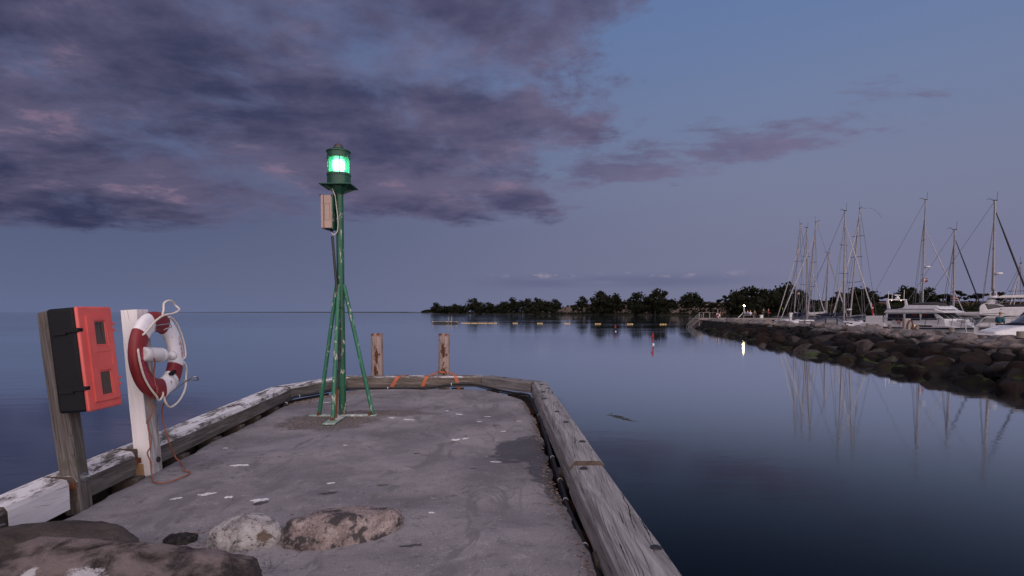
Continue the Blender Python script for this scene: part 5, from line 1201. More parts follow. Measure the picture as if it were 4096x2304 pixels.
# far lifebuoy on its posts at the platform
LP2 = thing('timber_post', 'dark post with the small far lifebuoy at the platform', 'post', (az(1804.6) * 92.3, 92.3, PZ)); MB().box((0, 0, .7), (.15, .15, 1.5)).build('timber', MT['pilewood'], LP2)
LP3 = thing('timber_post', 'shorter dark post right of the far lifebuoy with a red box', 'post', (az(1811.5) * 92.3, 92.3, PZ)); MB().box((0, 0, .52), (.15, .15, 1.1)).build('timber', MT['pilewood'], LP3); MB().box((.3, 0, .75), (.14, .2, .5)).build('box', MT['rust'], LP3)
L2 = LB.copy(); COL.objects.link(L2); L2['label'] = 'small far lifebuoy hanging on a dark post at the platform'; L2['group'] = 'lifebuoys'; LB['group'] = 'lifebuoys'
for c in LB.children:
    if c.name.startswith('ring'): d = c.copy(); COL.objects.link(d); d.parent = L2
L2.matrix_basis = Matrix.Translation((az(1804.6) * 92.2, 92.1, PZ + .42)) @ Matrix.Rotation(R(-80), 4, 'Z') @ Matrix.Scale(.98, 4)
MK = thing('marker_stake', 'thin stake with a yellow-green top right of the platform', 'stake', (az(1968) * 84, 84, -.2)); MB().tube([(0, 0, 0), (0, 0, 1.9)], .025, 6).build('staff', MT['darksteel'], MK); MB().tube([(0, 0, 1.9), (0, 0, 2.25)], .04, 6).build('top_band', pm('lime_paint', (.25, .35, .03), (.3, .4, .05), 9, .6), MK)

# the person on the jetty by the blue-hooded boat
person((az(2515) * 38, 38, JZ - .02), R(-70), 'person in a teal hooded jacket standing behind the stones beside the blue-hooded boat', MT['teal'], MT['darkcloth'], MT['hair'], 'stand', 1.0)

# ------------------------------------------------------------------ mooring posts and pedestals on the jetty
posts = [(1996.6, 802, 76, .22), (2024, 805, 68, .22), (2057, 807, 63, .24), (2091.4, 808.4, 60, .24), (2133, 810, 57, .25), (2182.7, 812.8, 45, .27), (2238, 815.5, 44, .24), (2306.5, 818.7, 40, .25), (2394.4, 823.7, 33, .27), (2469, 828, 31, .24), (2568, 833, 23, .27)]
words = ['post left of the white pedestal', 'short post right of the white pedestal', 'short post before the tangle of sailboats', 'short post before the left of the spray-hood boat', 'short post before the right of the spray-hood boat', 'stout post at the stern of the motor yacht', 'post below the towels on the motor yacht', 'post right of the rope coil pillar', 'post below the foredeck of the motor yacht', 'post between the motor yacht bow and the big yacht', 'thick post at the right edge before the blue-hooded boat']
for (px, ty, D_, w), lab in zip(posts, words):
    top = 1.4 - (ty - 784.5) * D_ / 1431; t = thing('mooring_post', 'grey round ' + lab, 'mooring post', (az(px) * D_, D_, -1.0), (0, 0, px), 'mooring posts along the jetty')
    H = top + 1.0; MB().lathe([(w * .52, -.8), (w * .5, H - .015), (w * .46, H), (0, H + .004)], 14).build('timber', MT['pilewood'], t, smooth=True)
    if D_ < 46: MB().lathe([(w * .515, H - .3), (w * .53, H - .28), (w * .515, H - .26)], 14).build('rope_turn', MT['darkcloth'], t, smooth=True)
t = thing('power_pedestal', 'white power pedestal with a rounded overhanging head on the jetty', 'pedestal', (az(1988) * 72, 72, JZ))
MB().box((0, 0, .72), (.30, .26, 1.5)).build('body', MT['offwhite'], t, bevel=.02); MB().box((.03, 0, 1.50), (.46, .30, .22)).build('head', MT['offwhite'], t, bevel=.08, bseg=4)
t = thing('timber_pillar', 'broad pinkish timber pillar with a coil of brown rope on it', 'pillar', (az(2280) * 42, 42, JZ - .5))
MB().box((0, 0, .85), (.50, .32, 1.75)).build('timber', pm('pink_timber', (.22, .18, .17), (.36, .30, .29), 4, .8, stretch=(4, 4, .5), bstr=.3), t, bevel=.09, bseg=4)
tc_ = thing('rope_coil', 'coil of brown rope hung on the pinkish pillar', 'rope', (az(2280) * 42 + .12, 41.78, .45))
for k in range(5):
    MB().tube([((.17 + .012 * k) * math.cos(u) + .02 * math.sin(k * 3), -.03 * (k % 2), (.50 + .03 * k) * math.sin(u) - .15 - .03 * k) for u in [2 * math.pi * i / 24 for i in range(25)]], .022, 6).build('loop', pm('red_brown_rope', (.10, .04, .032), (.17, .075, .06), 20, .9), tc_, smooth=True) if k == 0 else None
    if k: 
        o = MB().tube([((.17 + .012 * k) * math.cos(u) + .02 * math.sin(k * 3), -.03 * (k % 2), (.50 + .03 * k) * math.sin(u) - .15 - .03 * k) for u in [2 * math.pi * i / 24 for i in range(25)]], .022, 6).build('loop', bpy.data.materials['red_brown_rope'], tc_, smooth=True)

# ------------------------------------------------------------------ boats
def hull(secs, mat, parent, name='hull', deck_mat=None, smooth=True):
    """secs: (x, half beam at deck, half beam at waterline, deck z, keel z)"""
    mb = MB(); rows = []
    for x, bd, bw, zd, zk in secs:
        rows.append([(x, -bd, zd), (x, -lerp(bd, bw, .35), lerp(zd, 0, .45)), (x, -bw, .0), (x, -bw * .5, zk), (x, bw * .5, zk), (x, bw, 0), (x, lerp(bd, bw, .35), lerp(zd, 0, .45)), (x, bd, zd)])
    mb.loft(rows, closed=True)
    h = mb.build(name, mat, parent, smooth=smooth, angle=35)
    mb = MB(); mb.loft([[(x, -bd - .03, zd - .16), (x, -bd - .035, zd - .05)] for x, bd, bw, zd, zk in secs], caps=False); mb.loft([[(x, bd + .03, zd - .16), (x, bd + .035, zd - .05)] for x, bd, bw, zd, zk in secs], caps=False)
    return h
def stripe(secs, z0, z1, mat, parent, name='rub_rail', off=.03):
    for s in (-1, 1):
        mb = MB(); mb.loft([[(x, s * (bd + off * .2), zd + z0), (x, s * (bd + off), zd + z0), (x, s * (bd + off), zd + z1), (x, s * (bd + off * .2), zd + z1)] for x, bd, bw, zd, zk in secs], closed=True); mb.build(name, mat, parent)
def flag(parent, x, y, z, w, h, mat=None):
    mb = MB(); n = 8
    mb.loft([[(x + w * i / n, y + .05 * math.sin(i * 1.3) - .01, z - .06 * i / n * w * 3), (x + w * i / n, y + .05 * math.sin(i * 1.3) - .01, z - h - .10 * i / n), (x + w * i / n, y + .05 * math.sin(i * 1.3) + .01, z - h - .10 * i / n), (x + w * i / n, y + .05 * math.sin(i * 1.3) + .01, z - .06 * i / n * w * 3)] for i in range(n + 1)], closed=True)
    f = mb.build('flag', MT['flagred'], parent)
    c = MB(); c.box((x + w * .38, y, z - h * .5 - .05), (w * .14, .14, h)); c.build('flag_cross', MT['white'], f)
    c = MB(); c.box((x + w * .5, y, z - h * .5 - .04), (w, .13, h * .16)); c.build('flag_cross', MT['white'], f)
    return f
RIG = 'sailing boats moored behind the breakwater'
def sailboat(px0, ptop, pytop, pfoot, yfoot, ystay, D_, label, L=9.0, hullm='white', cover='sail', genoa='sail', hood=True, spread=((.55,),), flags=0, radar=False, pz=.2, J=None, boomlen=3.0, mr=.075, pxs=None):
    """mast foot at px0, mast head (ptop, pytop), forestay foot (pfoot, yfoot), all turned into metres at depth D_; boat built from those"""
    k = D_ / 1431.0; zt = 1.4 + (784.5 - pytop) * k; X0 = az(px0) * D_; lean = (ptop - px0) * k - .052 * az(px0) * (zt - pz)
    dxs = (pfoot - px0) * k; bow = 1 if dxs > 0 else -1; J = J or max(2.2, min(3.6, (zt + 1) * .25))
    c = max(-1, min(1, dxs / J)); yaw = math.acos(c) * (-1)                  # bow swings towards the camera when it looks foreshortened
    t = thing('sailing_boat', label, 'sailing boat', (X0, D_, WZ), (0, 0, yaw), RIG)
    inv = Matrix.Rotation(-yaw, 3, 'Z'); H = zt + 1; f = pz + 1
    top = inv @ Vector((lean, 0, 0)); top.z = H; foot = Vector((0, 0, f))
    hl = L / 2
    sec = [(-L * .56, .85, .6, 1.0, -.2), (-L * .3, 1.35, 1.05, 1.0, -.35), (0, 1.5, 1.2, 1.05, -.45), (L * .22, 1.2, .85, 1.12, -.4), (L * .36, .62, .35, 1.2, -.25), (L * .44, .05, .02, 1.28, .2)]
    hull(sec, MT[hullm], t); stripe(sec, -.14, -.07, MT['navy'], t)
    MB().loft([[(x, -b, 1.02), (x, -b * .85, z), (x, b * .85, z), (x, b, 1.02)] for x, b, z in ((-L * .12, .95, 1.42), (L * .02, .95, 1.45), (L * .2, .7, 1.35), (L * .27, .45, 1.15))], closed=True).build('coach_roof', MT['white'], t, bevel=.04)
    for s in (-1, 1): MB().box((L * .05, s * .90, 1.22), (L * .18, .03, .13), Matrix.Rotation(-s * .06, 3, 'Z')).build('cabin_window', MT['glass'], t)
    P = lambda u: foot.lerp(top, u)
    MB().tube([P(0), P(.5), P(1)], [mr, mr, mr * .8], 10).build('mast', MT['alu'], t, smooth=True)
    hd = MB(); hd.box(top + Vector((0, 0, .03)), (.30, .10, .08)); hd.build('masthead', MT['darksteel'], t)
    w_ = MB(); w_.tube([top + Vector((-.1, 0, .05)), top + Vector((-.35, 0, .22)), top + Vector((-.5, 0, .16))], .022, 6); w_.build('wind_vane', MT['darksteel'], t)
    MB().tube([top + Vector((.12, 0, .0)), top + Vector((.14, 0, .75))], .014, 5).build('aerial', MT['darksteel'], t)
    ua = min(1.0, max(.5, ((784.5 - ystay) * k + 1.4 - pz) / (zt - pz))); A = P(ua) ; B = Vector((J, 0, 1.25 if yfoot > 790 else 1.4 + (784.5 - yfoot) * k + 1))
    n = 10; MB().tube([A.lerp(B, i / n) for i in range(n + 1)], [mr * .25 + mr * .42 * min(1, 3 * min(i / n + .05, 1 - i / n + .12)) for i in range(n + 1)], 8).build('furled_sail', MT[genoa], t, smooth=True)
    aft = Vector((-L * .54, 0, 1.0))
    MB().tube([P(1), aft], .019, 5).build('backstay', MT['wire'], t)
    sp = spread[0]
    for u in sp:
        sw = .85 if u < .5 else .7; q = P(u)
        for s in (-1, 1):
            tip = q + Vector((-.12, s * sw, .03)); MB().tube([q, tip], .028, 6).build('spreader', MT['darksteel'], t)
    for s in (-1, 1):
        q = P(sp[0]) + Vector((-.12, s * .8, .03)); MB().tube([P(.985), q, Vector((-.2, s * 1.4, 1.05))], .019, 5).build('shroud', MT['wire'], t)
        MB().tube([P(sp[0] - .02), Vector((-.45, s * 1.38, 1.05))], .019, 5).build('shroud', MT['wire'], t)
        MB().tube([P(.9), Vector((-.9, s * 1.3, 1.05))], .019, 5).build('shroud', MT['wire'], t)
    gb = Vector((-.12, 0, f + .85 if f < 1.6 else f + .5)); ge = gb + Vector((-boomlen, 0, .10))
    MB().tube([gb, ge], .05, 8).build('boom', MT['alu'], t, smooth=True)
    if cover:
        MB().tube([gb + Vector((.05, 0, .55)), gb + Vector((-.12, 0, .25)), gb + Vector((-.7, 0, .16)), gb.lerp(ge, .6) + Vector((0, 0, .12)), ge + Vector((.1, 0, .06))], [.07, .15, .17, .13, .06], 10, sy=1.25).build('sail_cover', MT[cover], t, smooth=True)
    if hood:
        secs = []
        for i, (x, hh) in enumerate(((-L * .13, .15), (-L * .15, .42), (-L * .19, .56), (-L * .24, .60))):
            secs.append([(x, .95 * math.cos(u), 1.35 + hh * math.sin(u)) for u in [math.pi * j / 10 for j in range(11)]])
        MB().loft(secs, caps=False).build('spray_hood', MT['navy'], t, smooth=True)
    for s in (-1, 1):
        mbp = MB(); mbp.tube([(L * .43, 0, 1.85), (L * .35, s * .6, 1.82), (L * .1, s * 1.4, 1.65), (-L * .3, s * 1.35, 1.6), (-L * .54, s * .85, 1.62)], .014, 5); mbp.build('guard_rail', MT['steel'], t)
        for x, y_ in ((L * .35, .6), (L * .1, 1.38), (-L * .12, 1.42), (-L * .3, 1.33), (-L * .54, .85)): MB().tube([(x, s * y_, 1.05), (x, s * y_, 1.66)], .014, 5).build('stanchion', MT['steel'], t)
    if radar: 
        q = P(radar); MB().lathe([(0, -.09), (.22, -.08), (.27, 0), (.22, .09), (0, .1)], 16, q + Vector((.35, 0, 0))).build('radar_dome', MT['white'], t, smooth=True); MB().box(q + Vector((.16, 0, -.06)), (.3, .08, .05)).build('radar_bracket', MT['darksteel'], t)
    for i in range(flags):
        q = P(sp[0] - .01) + Vector((-.1, (-1) ** i * .5, -.25)); flag(t, q.x, q.y, q.z, .42, .30)
    return t
sailboat(1996, 2013, 566, 1939, 805, 625, 80, 'leftmost sailing boat, mast raked right with its furled sail running down left', L=9, spread=((.33, .62),), flags=1, cover='sail', pz=.1)
sailboat(2028, 2029.5, 575, 2047, 808, 645, 72, 'sailing boat with the straight mast in the middle of the left three', L=8, spread=((.40, .70),), cover='navy', pz=.1, flags=1)
sailboat(2029.5, 2052.5, 561, 1957, 805, 592, 70, 'sailing boat with the strongly raked mast, rightmost of the left three', L=10, spread=((.36, .60),), pz=.1, mr=.095, cover='sail', boomlen=3.4)
sailboat(2078, 2084, 638, 2121, 800, 650, 74, 'small sailing boat with the shortest mast and a white radar reflector', L=7.5, spread=((.48,),), pz=.2, boomlen=2.4, hood=False, mr=.085)
sailboat(2122.5, 2125.5, 533, 2162, 808, 565, 60, 'sailing boat with the tall upright mast left of the raked one', L=9.5, spread=((.45, .70),), cover='navy', radar=None, mr=.085, pz=.1)
sailboat(2137, 2163, 527, 2069, 800, 570, 66, 'sailing boat with the tall raked mast and curved whip at its head', L=10.5, spread=((.36, .58, .76),), radar=.12, mr=.095, pz=.1, cover=None)
sailboat(2319, 2328, 506, 2392, 790, 577, 58, 'sailing boat behind the motor yacht with the tall mast and a red flag', L=10.5, spread=((.40, .68),), flags=2, radar=.46, pz=.2, cover=None, hood=False)
sailboat(2398, 2401.5, 580, 2456, 792, 600, 50, 'sailing boat with a navy furled sail right of the motor yacht roof', L=8.5, genoa='navy', cover='navy', spread=((.36, .66),), flags=1, pz=.1, boomlen=2.6)
sailboat(2497, 2503, 508, 2562, 792, 530, 48, 'sailing boat with the thickest mast, behind the big yacht at the right', L=11, genoa='dkcanvas', spread=((.30, .62),), flags=1, radar=.42, mr=.10, pz=.2, cover='sail', boomlen=3.6)
sailboat(2542, 2567, 664, 2500, 795, 690, 60, 'rightmost sailing boat with a thin dark mast leaning right', L=7, spread=((.55,),), mr=.06, pz=.1, hood=False, cover=None)
# bent whip at the raked mast
WH = thing('whip_aerial', 'long whip aerial bent over at the raked mast head', 'aerial', (az(2163) * 66, 66, 13.25)); MB().tube(smooth_path([(0, 0, 0), (.5, 0, .08), (1.1, 0, -.05), (1.7, 0, -.5), (2.1, 0, -1.0)]), .02, 6).build('rod', MT['wire'], WH, smooth=True, org=(0, 0, 0))

def motor_yacht():
    t = thing('motor_yacht', 'white flybridge motor yacht with a blue stripe and red curtains lit inside', 'motor yacht', (33.3, 54, WZ), (0, 0, math.atan2(-.925, .38)))
    sec = [(.7, 1.45, 1.25, 1.10, -.25), (2.5, 1.58, 1.42, 1.12, -.35), (5, 1.62, 1.42, 1.12, -.4), (7, 1.52, 1.12, 1.13, -.4), (8.6, 1.12, .6, 1.15, -.3), (9.7, .55, .18, 1.18, -.1), (10.35, .06, .02, 1.22, .3)]
    hull(sec, MT['white'], t); stripe(sec, -.13, -.03, MT['navy'], t); stripe(sec, -.62, -.40, MT['navy'], t, 'boot_stripe', -.10)
    def P(name, pts, w, mat, bev=.03): return MB().prism([(s, z + 1) for s, z in pts], -w, w, 'xz').build(name, mat, t, bevel=bev)
    P('bulwark', [(.75, .08), (.85, .38), (3.0, .40), (3.2, .12)], 1.48, MT['white'])
    P('aft_locker', [(1.15, .36), (1.15, 1.05), (2.6, 1.05), (2.75, .36)], 1.25, MT['offwhite'])
    P('deckhouse', [(2.75, .10), (3.05, 1.34), (7.15, 1.34), (7.9, .78), (8.0, .10)], 1.30, MT['white'])
    P('brow', [(2.9, 1.33), (3.2, 1.62), (4.4, 1.72), (7.1, 1.66), (7.95, 1.38), (7.85, 1.31)], 1.45, MT['white'], .05)
    P('flybridge', [(4.3, 1.69), (4.6, 2.0), (7.05, 1.94), (7.55, 1.62)], 1.12, MT['white'], .05)
    mb = MB(); mb.loft([[(s, b * math.cos(u), 2.9 + h * math.sin(u)) for u in [math.pi * j / 8 for j in range(9)]] for s, b, h in ((4.5, 1.0, .12), (5.0, 1.05, .30), (6.2, 1.05, .36), (6.8, .95, .26), (7.15, .7, .05))], caps=False); mb.build('canvas_cover', MT['dkcanvas'], t, smooth=True)
    for s in (-1, 1): MB().box((5.1, s * 1.452, 2.655), (4.2, .012, .055), Matrix.Rotation(.008, 3, 'Y')).build('blue_stripe', MT['blue'], t)
    P('fore_cabin', [(7.7, .12), (7.85, .74), (8.6, .60), (9.6, .32), (9.75, .12)], .72, MT['white'], .05)
    P('side_deck', [(3.2, .12), (3.3, .36), (7.9, .34), (8.9, .14)], 1.44, MT['white'])
    for s in (-1, 1):
        for (a, b_, z0, z1) in ((3.22, 4.6, .62, 1.25), (4.75, 5.95, .70, 1.26), (6.08, 7.1, .76, 1.26)):
            mb = MB(); sl_ = .25 if a > 6 else .05
            mb.prism([(a, z0 + 1), (a + .05, z1 + 1), (b_ - .02, z1 + 1), (b_ + sl_, z0 + 1)], s * 1.296, s * 1.306, 'xz'); mb.build('window', MT['glass'], t)
        for (a, b_) in ((1.5, 1.75), (2.3, 2.55)): MB().box(((a + b_) / 2, s * 1.49, 1.24), (.22, .02, .13)).build('porthole', MT['glass'], t)
        MB().box((6.3, s * 1.445, 1.235), (1.5, .012, .13)).build('cabin_light', MT['glass'], t)
    d = Vector((.75, 0, -.56)).normalized(); nrm = Vector((.56, 0, .75)).normalized()
    for yc in (-.82, 0, .82):
        c = Vector((7.525, yc, 2.06)) + nrm * .012; rot = Matrix((d, Vector((0, 1, 0)), nrm)).transposed()
        MB().box(c, (.74, .70, .012), rot).build('windscreen', MT['glass'], t)
        MB().box(c + nrm * .012 + Vector((.05, .1, -.03)), (.03, .5, .012), rot).build('wiper', MT['darksteel'], t)
    glow = pm('red_curtain', (.05, .004, .005), (.11, .010, .010), 14, .9)
    for a, yy, w, z, h in ((5.55, -1.309, .42, 2.14, .16), (6.35, -1.309, .35, 2.16, .14), (4.15, -1.309, .12, 2.05, .30)): MB().box((a, yy, z), (w, .004, h)).build('lit_curtain', glow, t)
    MB().box((5.7, -1.453, 1.235), (.10, .006, .12)).build('lit_porthole', emit_mat('warm_porthole', (1, .62, .2), 1.2), t)
    for a, m_ in ((3.95, MT['sail']), (4.35, cl('check_towel', (.34, .14, .13)))): MB().box((a, -1.52, 1.55), (.24, .02, .34)).build('towel', m_, t)
    # radar arch, scanner, lights
    for s in (-1, 1): MB().prism([(3.15, 2.62), (3.0, 3.46), (3.18, 3.46), (3.42, 2.62)], s * 1.22 - .05, s * 1.22 + .05, 'xz').build('arch_leg', MT['white'], t, bevel=.02)
    MB().box((3.1, 0, 3.50), (.24, 2.55, .10)).build('arch_top', MT['white'], t, bevel=.03)
    for s in (-.8, .45): MB().ball((3.2, s, 3.43), .035, 1).build('arch_lamp', emit_mat('arch_lamp_glow', (1, .72, .35), 4), t)
    MB().lathe([(0, 0), (.18, .0), (.2, .12), (.1, .22), (.08, .3), (0, .3)], 14, (3.1, .1, 3.55)).build('radar_base', MT['white'], t, smooth=True)
    rb = MB().box((3.1, .1, 3.90), (.12, 1.5, .11), Matrix.Rotation(.35, 3, 'Z')).build('radar_scanner', MT['offwhite'], t, bevel=.02)
    tm = text_mesh('FURUNO', .12); o = bpy.data.objects.new('lettering', tm); COL.objects.link(o); tm.materials.append(MT['darksteel']); o.parent = rb
    o.matrix_local = Matrix.Translation((3.1, .1, 3.90)) @ Matrix.Rotation(.35, 4, 'Z') @ Matrix.Translation((.063, 0, 0)) @ Matrix.Rotation(R(90), 4, 'Z') @ Matrix.Rotation(R(90), 4, 'X')
    for y_, h in ((-.6, .5), (-1.1, .75), (1.0, .9)): MB().tube([(3.1, y_, 3.5), (3.1, y_, 3.5 + h)], .022, 6).build('aerial', MT['white'], t)
    # rails and pulpit
    for s in (-1, 1):
        rp = [(3.0, 1.5, 1.86), (4.6, 1.56, 1.86), (6.6, 1.48, 1.86), (8.4, 1.12, 1.90), (9.6, .62, 1.98), (10.4, .14, 2.02)]
        MB().tube([(x, s * y_, z) for x, y_, z in rp], .022, 6).build('rail', MT['steel'], t)
        for x, y_, z in rp[1:] + [(5.6, 1.53, 1.86), (7.5, 1.34, 1.88), (9.0, .9, 1.94)]: MB().tube([(x - .12, s * y_, 1.12), (x, s * y_, z)], .018, 6).build('stanchion', MT['darksteel'], t)
    MB().tube([(10.2, -.2, 1.45), (10.6, -.2, 1.9), (10.62, .2, 1.9), (10.2, .2, 1.45)], .03, 6).build('pulpit', MT['steel'], t)
    MB().box((9.7, -.1, 1.46), (.5, .35, .30)).build('windlass', MT['steel'], t, bevel=.05)
    MB().box((8.75, -.4, 1.68), (.7, .5, .22)).build('life_raft', MT['white'], t, bevel=.05)
    mb = MB(); mb.tube([(2.92, -1.31, 2.02)] * 1 + [(2.93, -1.315, 2.02)], .11, 18); mb.build('emblem', MT['blue'], t)
    mb = MB(); mb.tube([(2.93, -1.316, 2.02), (2.93, -1.320, 2.02)], .085, 18); mb.build('emblem_disc', MT['white'], t)
    MB().tube([(1.0, 0, 1.4), (.75, 0, 3.3)], .022, 6).build('flag_staff', MT['offwhite'], t)
    MB().tube([(.86, .02, 3.1), (.90, 0, 2.6), (.95, -.03, 2.1), (.98, 0, 1.9)], [.03, .075, .07, .03], 8).build('flag', MT['flagred'], t, smooth=True)
    MB().tube([(.89, .0, 2.84), (.90, .0, 2.74)], .07, 8).build('flag_cross', MT['white'], t)
    MB().tube([(.95, .35, 1.45), (.95, .4, 1.95)], [.16, .2], 8).build('outboard_cover', MT['navy'], t, smooth=True)
    return t
motor_yacht()

def big_yacht():
    t = thing('motor_yacht', 'large white yacht with a sun canopy and radar dome, cut by the right edge', 'motor yacht', (32.8, 40.0, WZ), (0, 0, R(-39)))
    sec = [(-.25, 1.7, 1.6, 1.38, -.3), (1.5, 1.9, 1.75, 1.40, -.4), (5, 1.95, 1.75, 1.5, -.5), (8, 1.6, 1.1, 1.6, -.5), (10, .7, .25, 1.7, -.2), (10.9, .05, .02, 1.75, .3)]
    h = MB(); rows = [[(x, 1.9 - bd, zd), (x, 1.9 - lerp(bd, bw, .3), zd * .5), (x, 1.9 - bw, 0), (x, 1.9, zk), (x, 1.9 + bw, 0), (x, 1.9 + bd, zd)] for x, bd, bw, zd, zk in sec]
    h.loft(rows, closed=True); h.build('hull', MT['white'], t, smooth=True, angle=35)
    MB().box((2.6, .03, 1.34), (5.2, .10, .05)).build('rub_rail', MT['darksteel'], t)
    vt = MB().box((.52, .13, 1.20), (.90, .14, .15)).build('vent_panel', MT['black'], t, bevel=.03)
    for k in range(4): MB().box((.52, .055, 1.155 + k * .03), (.82, .012, .008)).build('louvre', MT['darksteel'], vt)
    P = lambda n, pts, y0, y1, m, b=.04: MB().prism(pts, y0, y1, 'xz').build(n, m, t, bevel=b)
    P('aft_quarter', [(-.22, 1.38), (-.05, 1.55), (.35, 2.15), (9, 2.2), (9.6, 1.5)], .15, 3.6, MT['white'])
    lv = P('dark_side_panel', [(.10, 1.66), (.36, 2.0), (1.05, 2.0), (1.05, 1.66)], .138, .16, MT['black'], .005)
    for k in range(4): MB().box((.62 + .03 * k, .128, 1.70 + k * .08), (.90 - .10 * k, .02, .032)).build('louvre', MT['white'], lv)
    P('quarter_shadow_panel', [(.03, 2.18), (.12, 2.02), (.28, 2.02), (.45, 2.14)], .13, .2, MT['black'], .005)
    P('saloon_window', [(1.36, 2.06), (1.36, 2.32), (1.85, 2.34), (1.95, 2.1)], .12, 3.5, MT['glass'], .01)
    P('saloon_window', [(2.05, 2.14), (2.1, 2.38), (6.4, 2.4), (6.9, 2.1)], .12, 3.5, MT['glass'], .01)
    P('flybridge', [(-.03, 2.24), (-.05, 2.32), (.02, 2.38), (.0, 2.72), (.07, 2.90), (.22, 2.97), (.30, 2.92), (.46, 2.56), (.9, 2.68), (1.35, 2.74), (4, 2.78), (7.4, 2.7), (8.8, 2.4), (8.4, 2.3), (3.2, 2.14), (1.3, 2.12), (.45, 2.17)], .05, 3.7, MT['white'], .05)
    P('wind_deflector', [(.31, 2.93), (.48, 2.60), (.9, 2.71), (1.32, 2.78), (.85, 2.94)], .2, 3.5, MT['glass'], .01)
    MB().tube([(.22, .12, 2.98), (.6, .12, 3.0), (.95, .12, 2.93), (1.32, .12, 2.80)], .022, 6).build('deflector_rim', MT['white'], t)
    MB().box((.8, .045, 2.30), (1.2, .01, .025)).build('trim_line', MT['darksteel'], t)
    P('seat_cushion', [(1.2, 2.76), (1.25, 2.92), (6.6, 2.94), (6.8, 2.75)], .4, 3.4, MT['dkcanvas'])
    P('canopy', [(.42, 3.42), (.9, 3.44), (1.25, 3.56), (4.2, 3.60), (6.2, 3.52), (6.2, 3.46), (4.0, 3.40), (1.4, 3.38), (.42, 3.39)], .4, 3.3, MT['offwhite'], .015)
    for x0, x1 in ((.5, 1.25), (1.5, .9), (5.9, 4.8)):
        for y_ in (.4, 3.3): MB().tube([(x0, y_, 3.42), (x1, y_, 2.8)], .018, 6).build('canopy_pole', MT['steel'], t)
    MB().lathe([(0, 0), (.24, 0), (.265, .12), (.25, .25), (.15, .34), (0, .38)], 20, (.62, .75, 2.99)).build('radar_dome', MT['white'], t, smooth=True)
    MB().box((.62, .75, 2.9), (.3, .4, .2)).build('dome_foot', MT['white'], t)
    MB().lathe([(0, 0), (.25, 0), (.24, .06), (.1, .10), (0, .1)], 16, (.75, 1.4, 3.46)).build('radar_base', MT['white'], t, smooth=True)
    MB().tube([(.57, 1.4, 3.5), (.59, 1.4, 3.78), (.75, 1.4, 3.90), (.91, 1.4, 3.78), (.93, 1.4, 3.5)], .025, 6).build('light_hoop', MT['white'], t)
    MB().tube([(.75, 1.4, 3.5), (.75, 1.4, 4.0)], .05, 8).build('nav_light', MT['darksteel'], t)
    for k in range(2): MB().box((1.14 + k * .07, .035, 2.60), (.05, .01, .06)).build('emblem', MT['blue'], t)
    for a in range(5): MB().tube([(.0 + a * .55, .05, 1.40), (.14 + a * .55, .05, 1.93)], .016, 6).build('stanchion', MT['steel'], t)
    MB().tube([(.1, .05, 1.88), (.5, .05, 1.98), (3, .05, 2.02), (5.5, .6, 2.1)], .02, 6).build('rail', MT['steel'], t)
    return t
big_yacht()

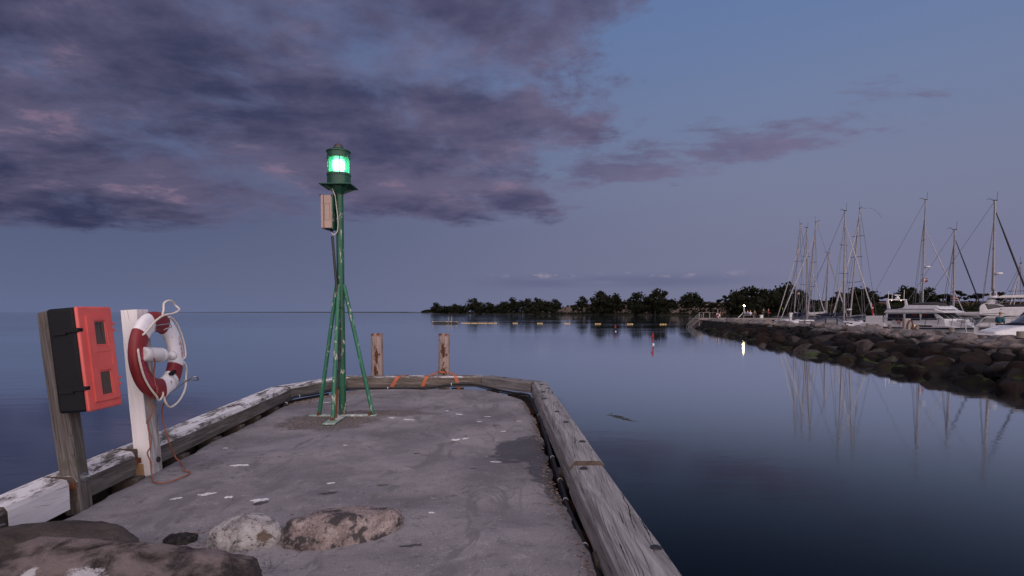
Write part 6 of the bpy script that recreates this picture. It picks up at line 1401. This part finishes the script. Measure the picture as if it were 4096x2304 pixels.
def hood_boat(loc, rz, label, sc=1.0, hood='navy', L=5.2, bubble=True):
    t = thing('cabin_boat', label, 'motor boat', loc, (0, 0, rz), 'small boats with canvas hoods'); t.scale = (sc,) * 3
    sec = [(-L * .5, 1.0, .85, .95, -.2), (-L * .2, 1.15, 1.0, .95, -.3), (L * .15, 1.1, .85, 1.0, -.3), (L * .35, .7, .4, 1.08, -.2), (L * .5, .05, .02, 1.15, .2)]
    hull(sec, MT['white'], t); stripe(sec, -.14, -.06, MT['navy'], t)
    MB().loft([[(x, -b, 1.0), (x, -b * .8, z), (x, b * .8, z), (x, b, 1.0)] for x, b, z in ((-L * .05, .95, 1.42), (L * .15, .85, 1.40), (L * .32, .5, 1.18))], closed=True).build('cabin', MT['white'], t, bevel=.05)
    for s in (-1, 1):
        for k in range(2): MB().box((L * (.02 + .1 * k), s * .88, 1.24), (.26, .03, .13), Matrix.Rotation(s * -.10, 3, 'Z')).build('window', MT['glass'], t)
    arch = lambda x, b, h: [(x, b * math.cos(u) * (1 if abs(math.cos(u)) < .8 else 1), 1.15 + h * math.sin(u) ** .8) for u in [math.pi * j / 14 for j in range(15)]]
    fr = ((-L * .44, 1.02, .62), (-L * .25, 1.05, .95), (-L * .05, .98, .90), (L * .10, .85, .30))
    for a, b in zip(fr, fr[1:]):
        MB().loft([arch(*a), arch(*[lerp(p, q, .5) for p, q in zip(a, b)]), arch(*b)], caps=False).build('clear_panel', CLEAR, t, smooth=True)
    for x, b, h in fr: MB().tube([Vector(p) * 1.0 + Vector((0, 0, .01)) for p in arch(x, b * 1.01, h * 1.01)], .06, 8).build('hood_frame', MT[hood], t, smooth=True)
    top = MB(); top.loft([[p for p in arch(x, b * 1.02, h * 1.03)[5:10]] for x, b, h in fr[:3]], caps=False); top.build('hood_top', MT[hood], t, smooth=True)
    for s in (-1, 1): MB().tube([(fr[0][0], s * 1.04, 1.17), (fr[2][0], s * 1.0, 1.17), (fr[3][0], s * .86, 1.17)], .06, 8).build('hood_hem', MT[hood], t, smooth=True)
    if bubble: MB().lathe([(0, 0), (.28, 0), (.3, .15), (.24, .3), (0, .36)], 16, (-L * .30, -.5, 1.16)).build('engine_cover', MT['white'], t, smooth=True)
    MB().tube([(L * .46, 0, 1.15), (L * .47, 0, 1.5)], .02, 6).build('bow_staff', MT['steel'], t)
    return t
CLEAR = pm('clear_vinyl', (.05, .05, .06), (.13, .125, .145), 3, .12, bstr=.1)
hood_boat((az(2112) * 55, 55, WZ), R(-28), 'white cabin boat with a navy framed spray hood among the sailing boats', .92)
hood_boat((az(2552) * 27.5 + .9, 27.6, WZ), R(176), 'white boat with a blue hood at the right edge, bow towards the stones', 1.25)
t = hood_boat((az(2436) * 60, 60, WZ), R(20), 'small white boat with a pale hood between the two motor yachts', .85, hood='sail', bubble=False)
t = hood_boat((az(2150) * 62, 62, WZ), R(-10), 'small white boat half hidden behind the stern of the motor yacht', .9, hood='navy', bubble=False)
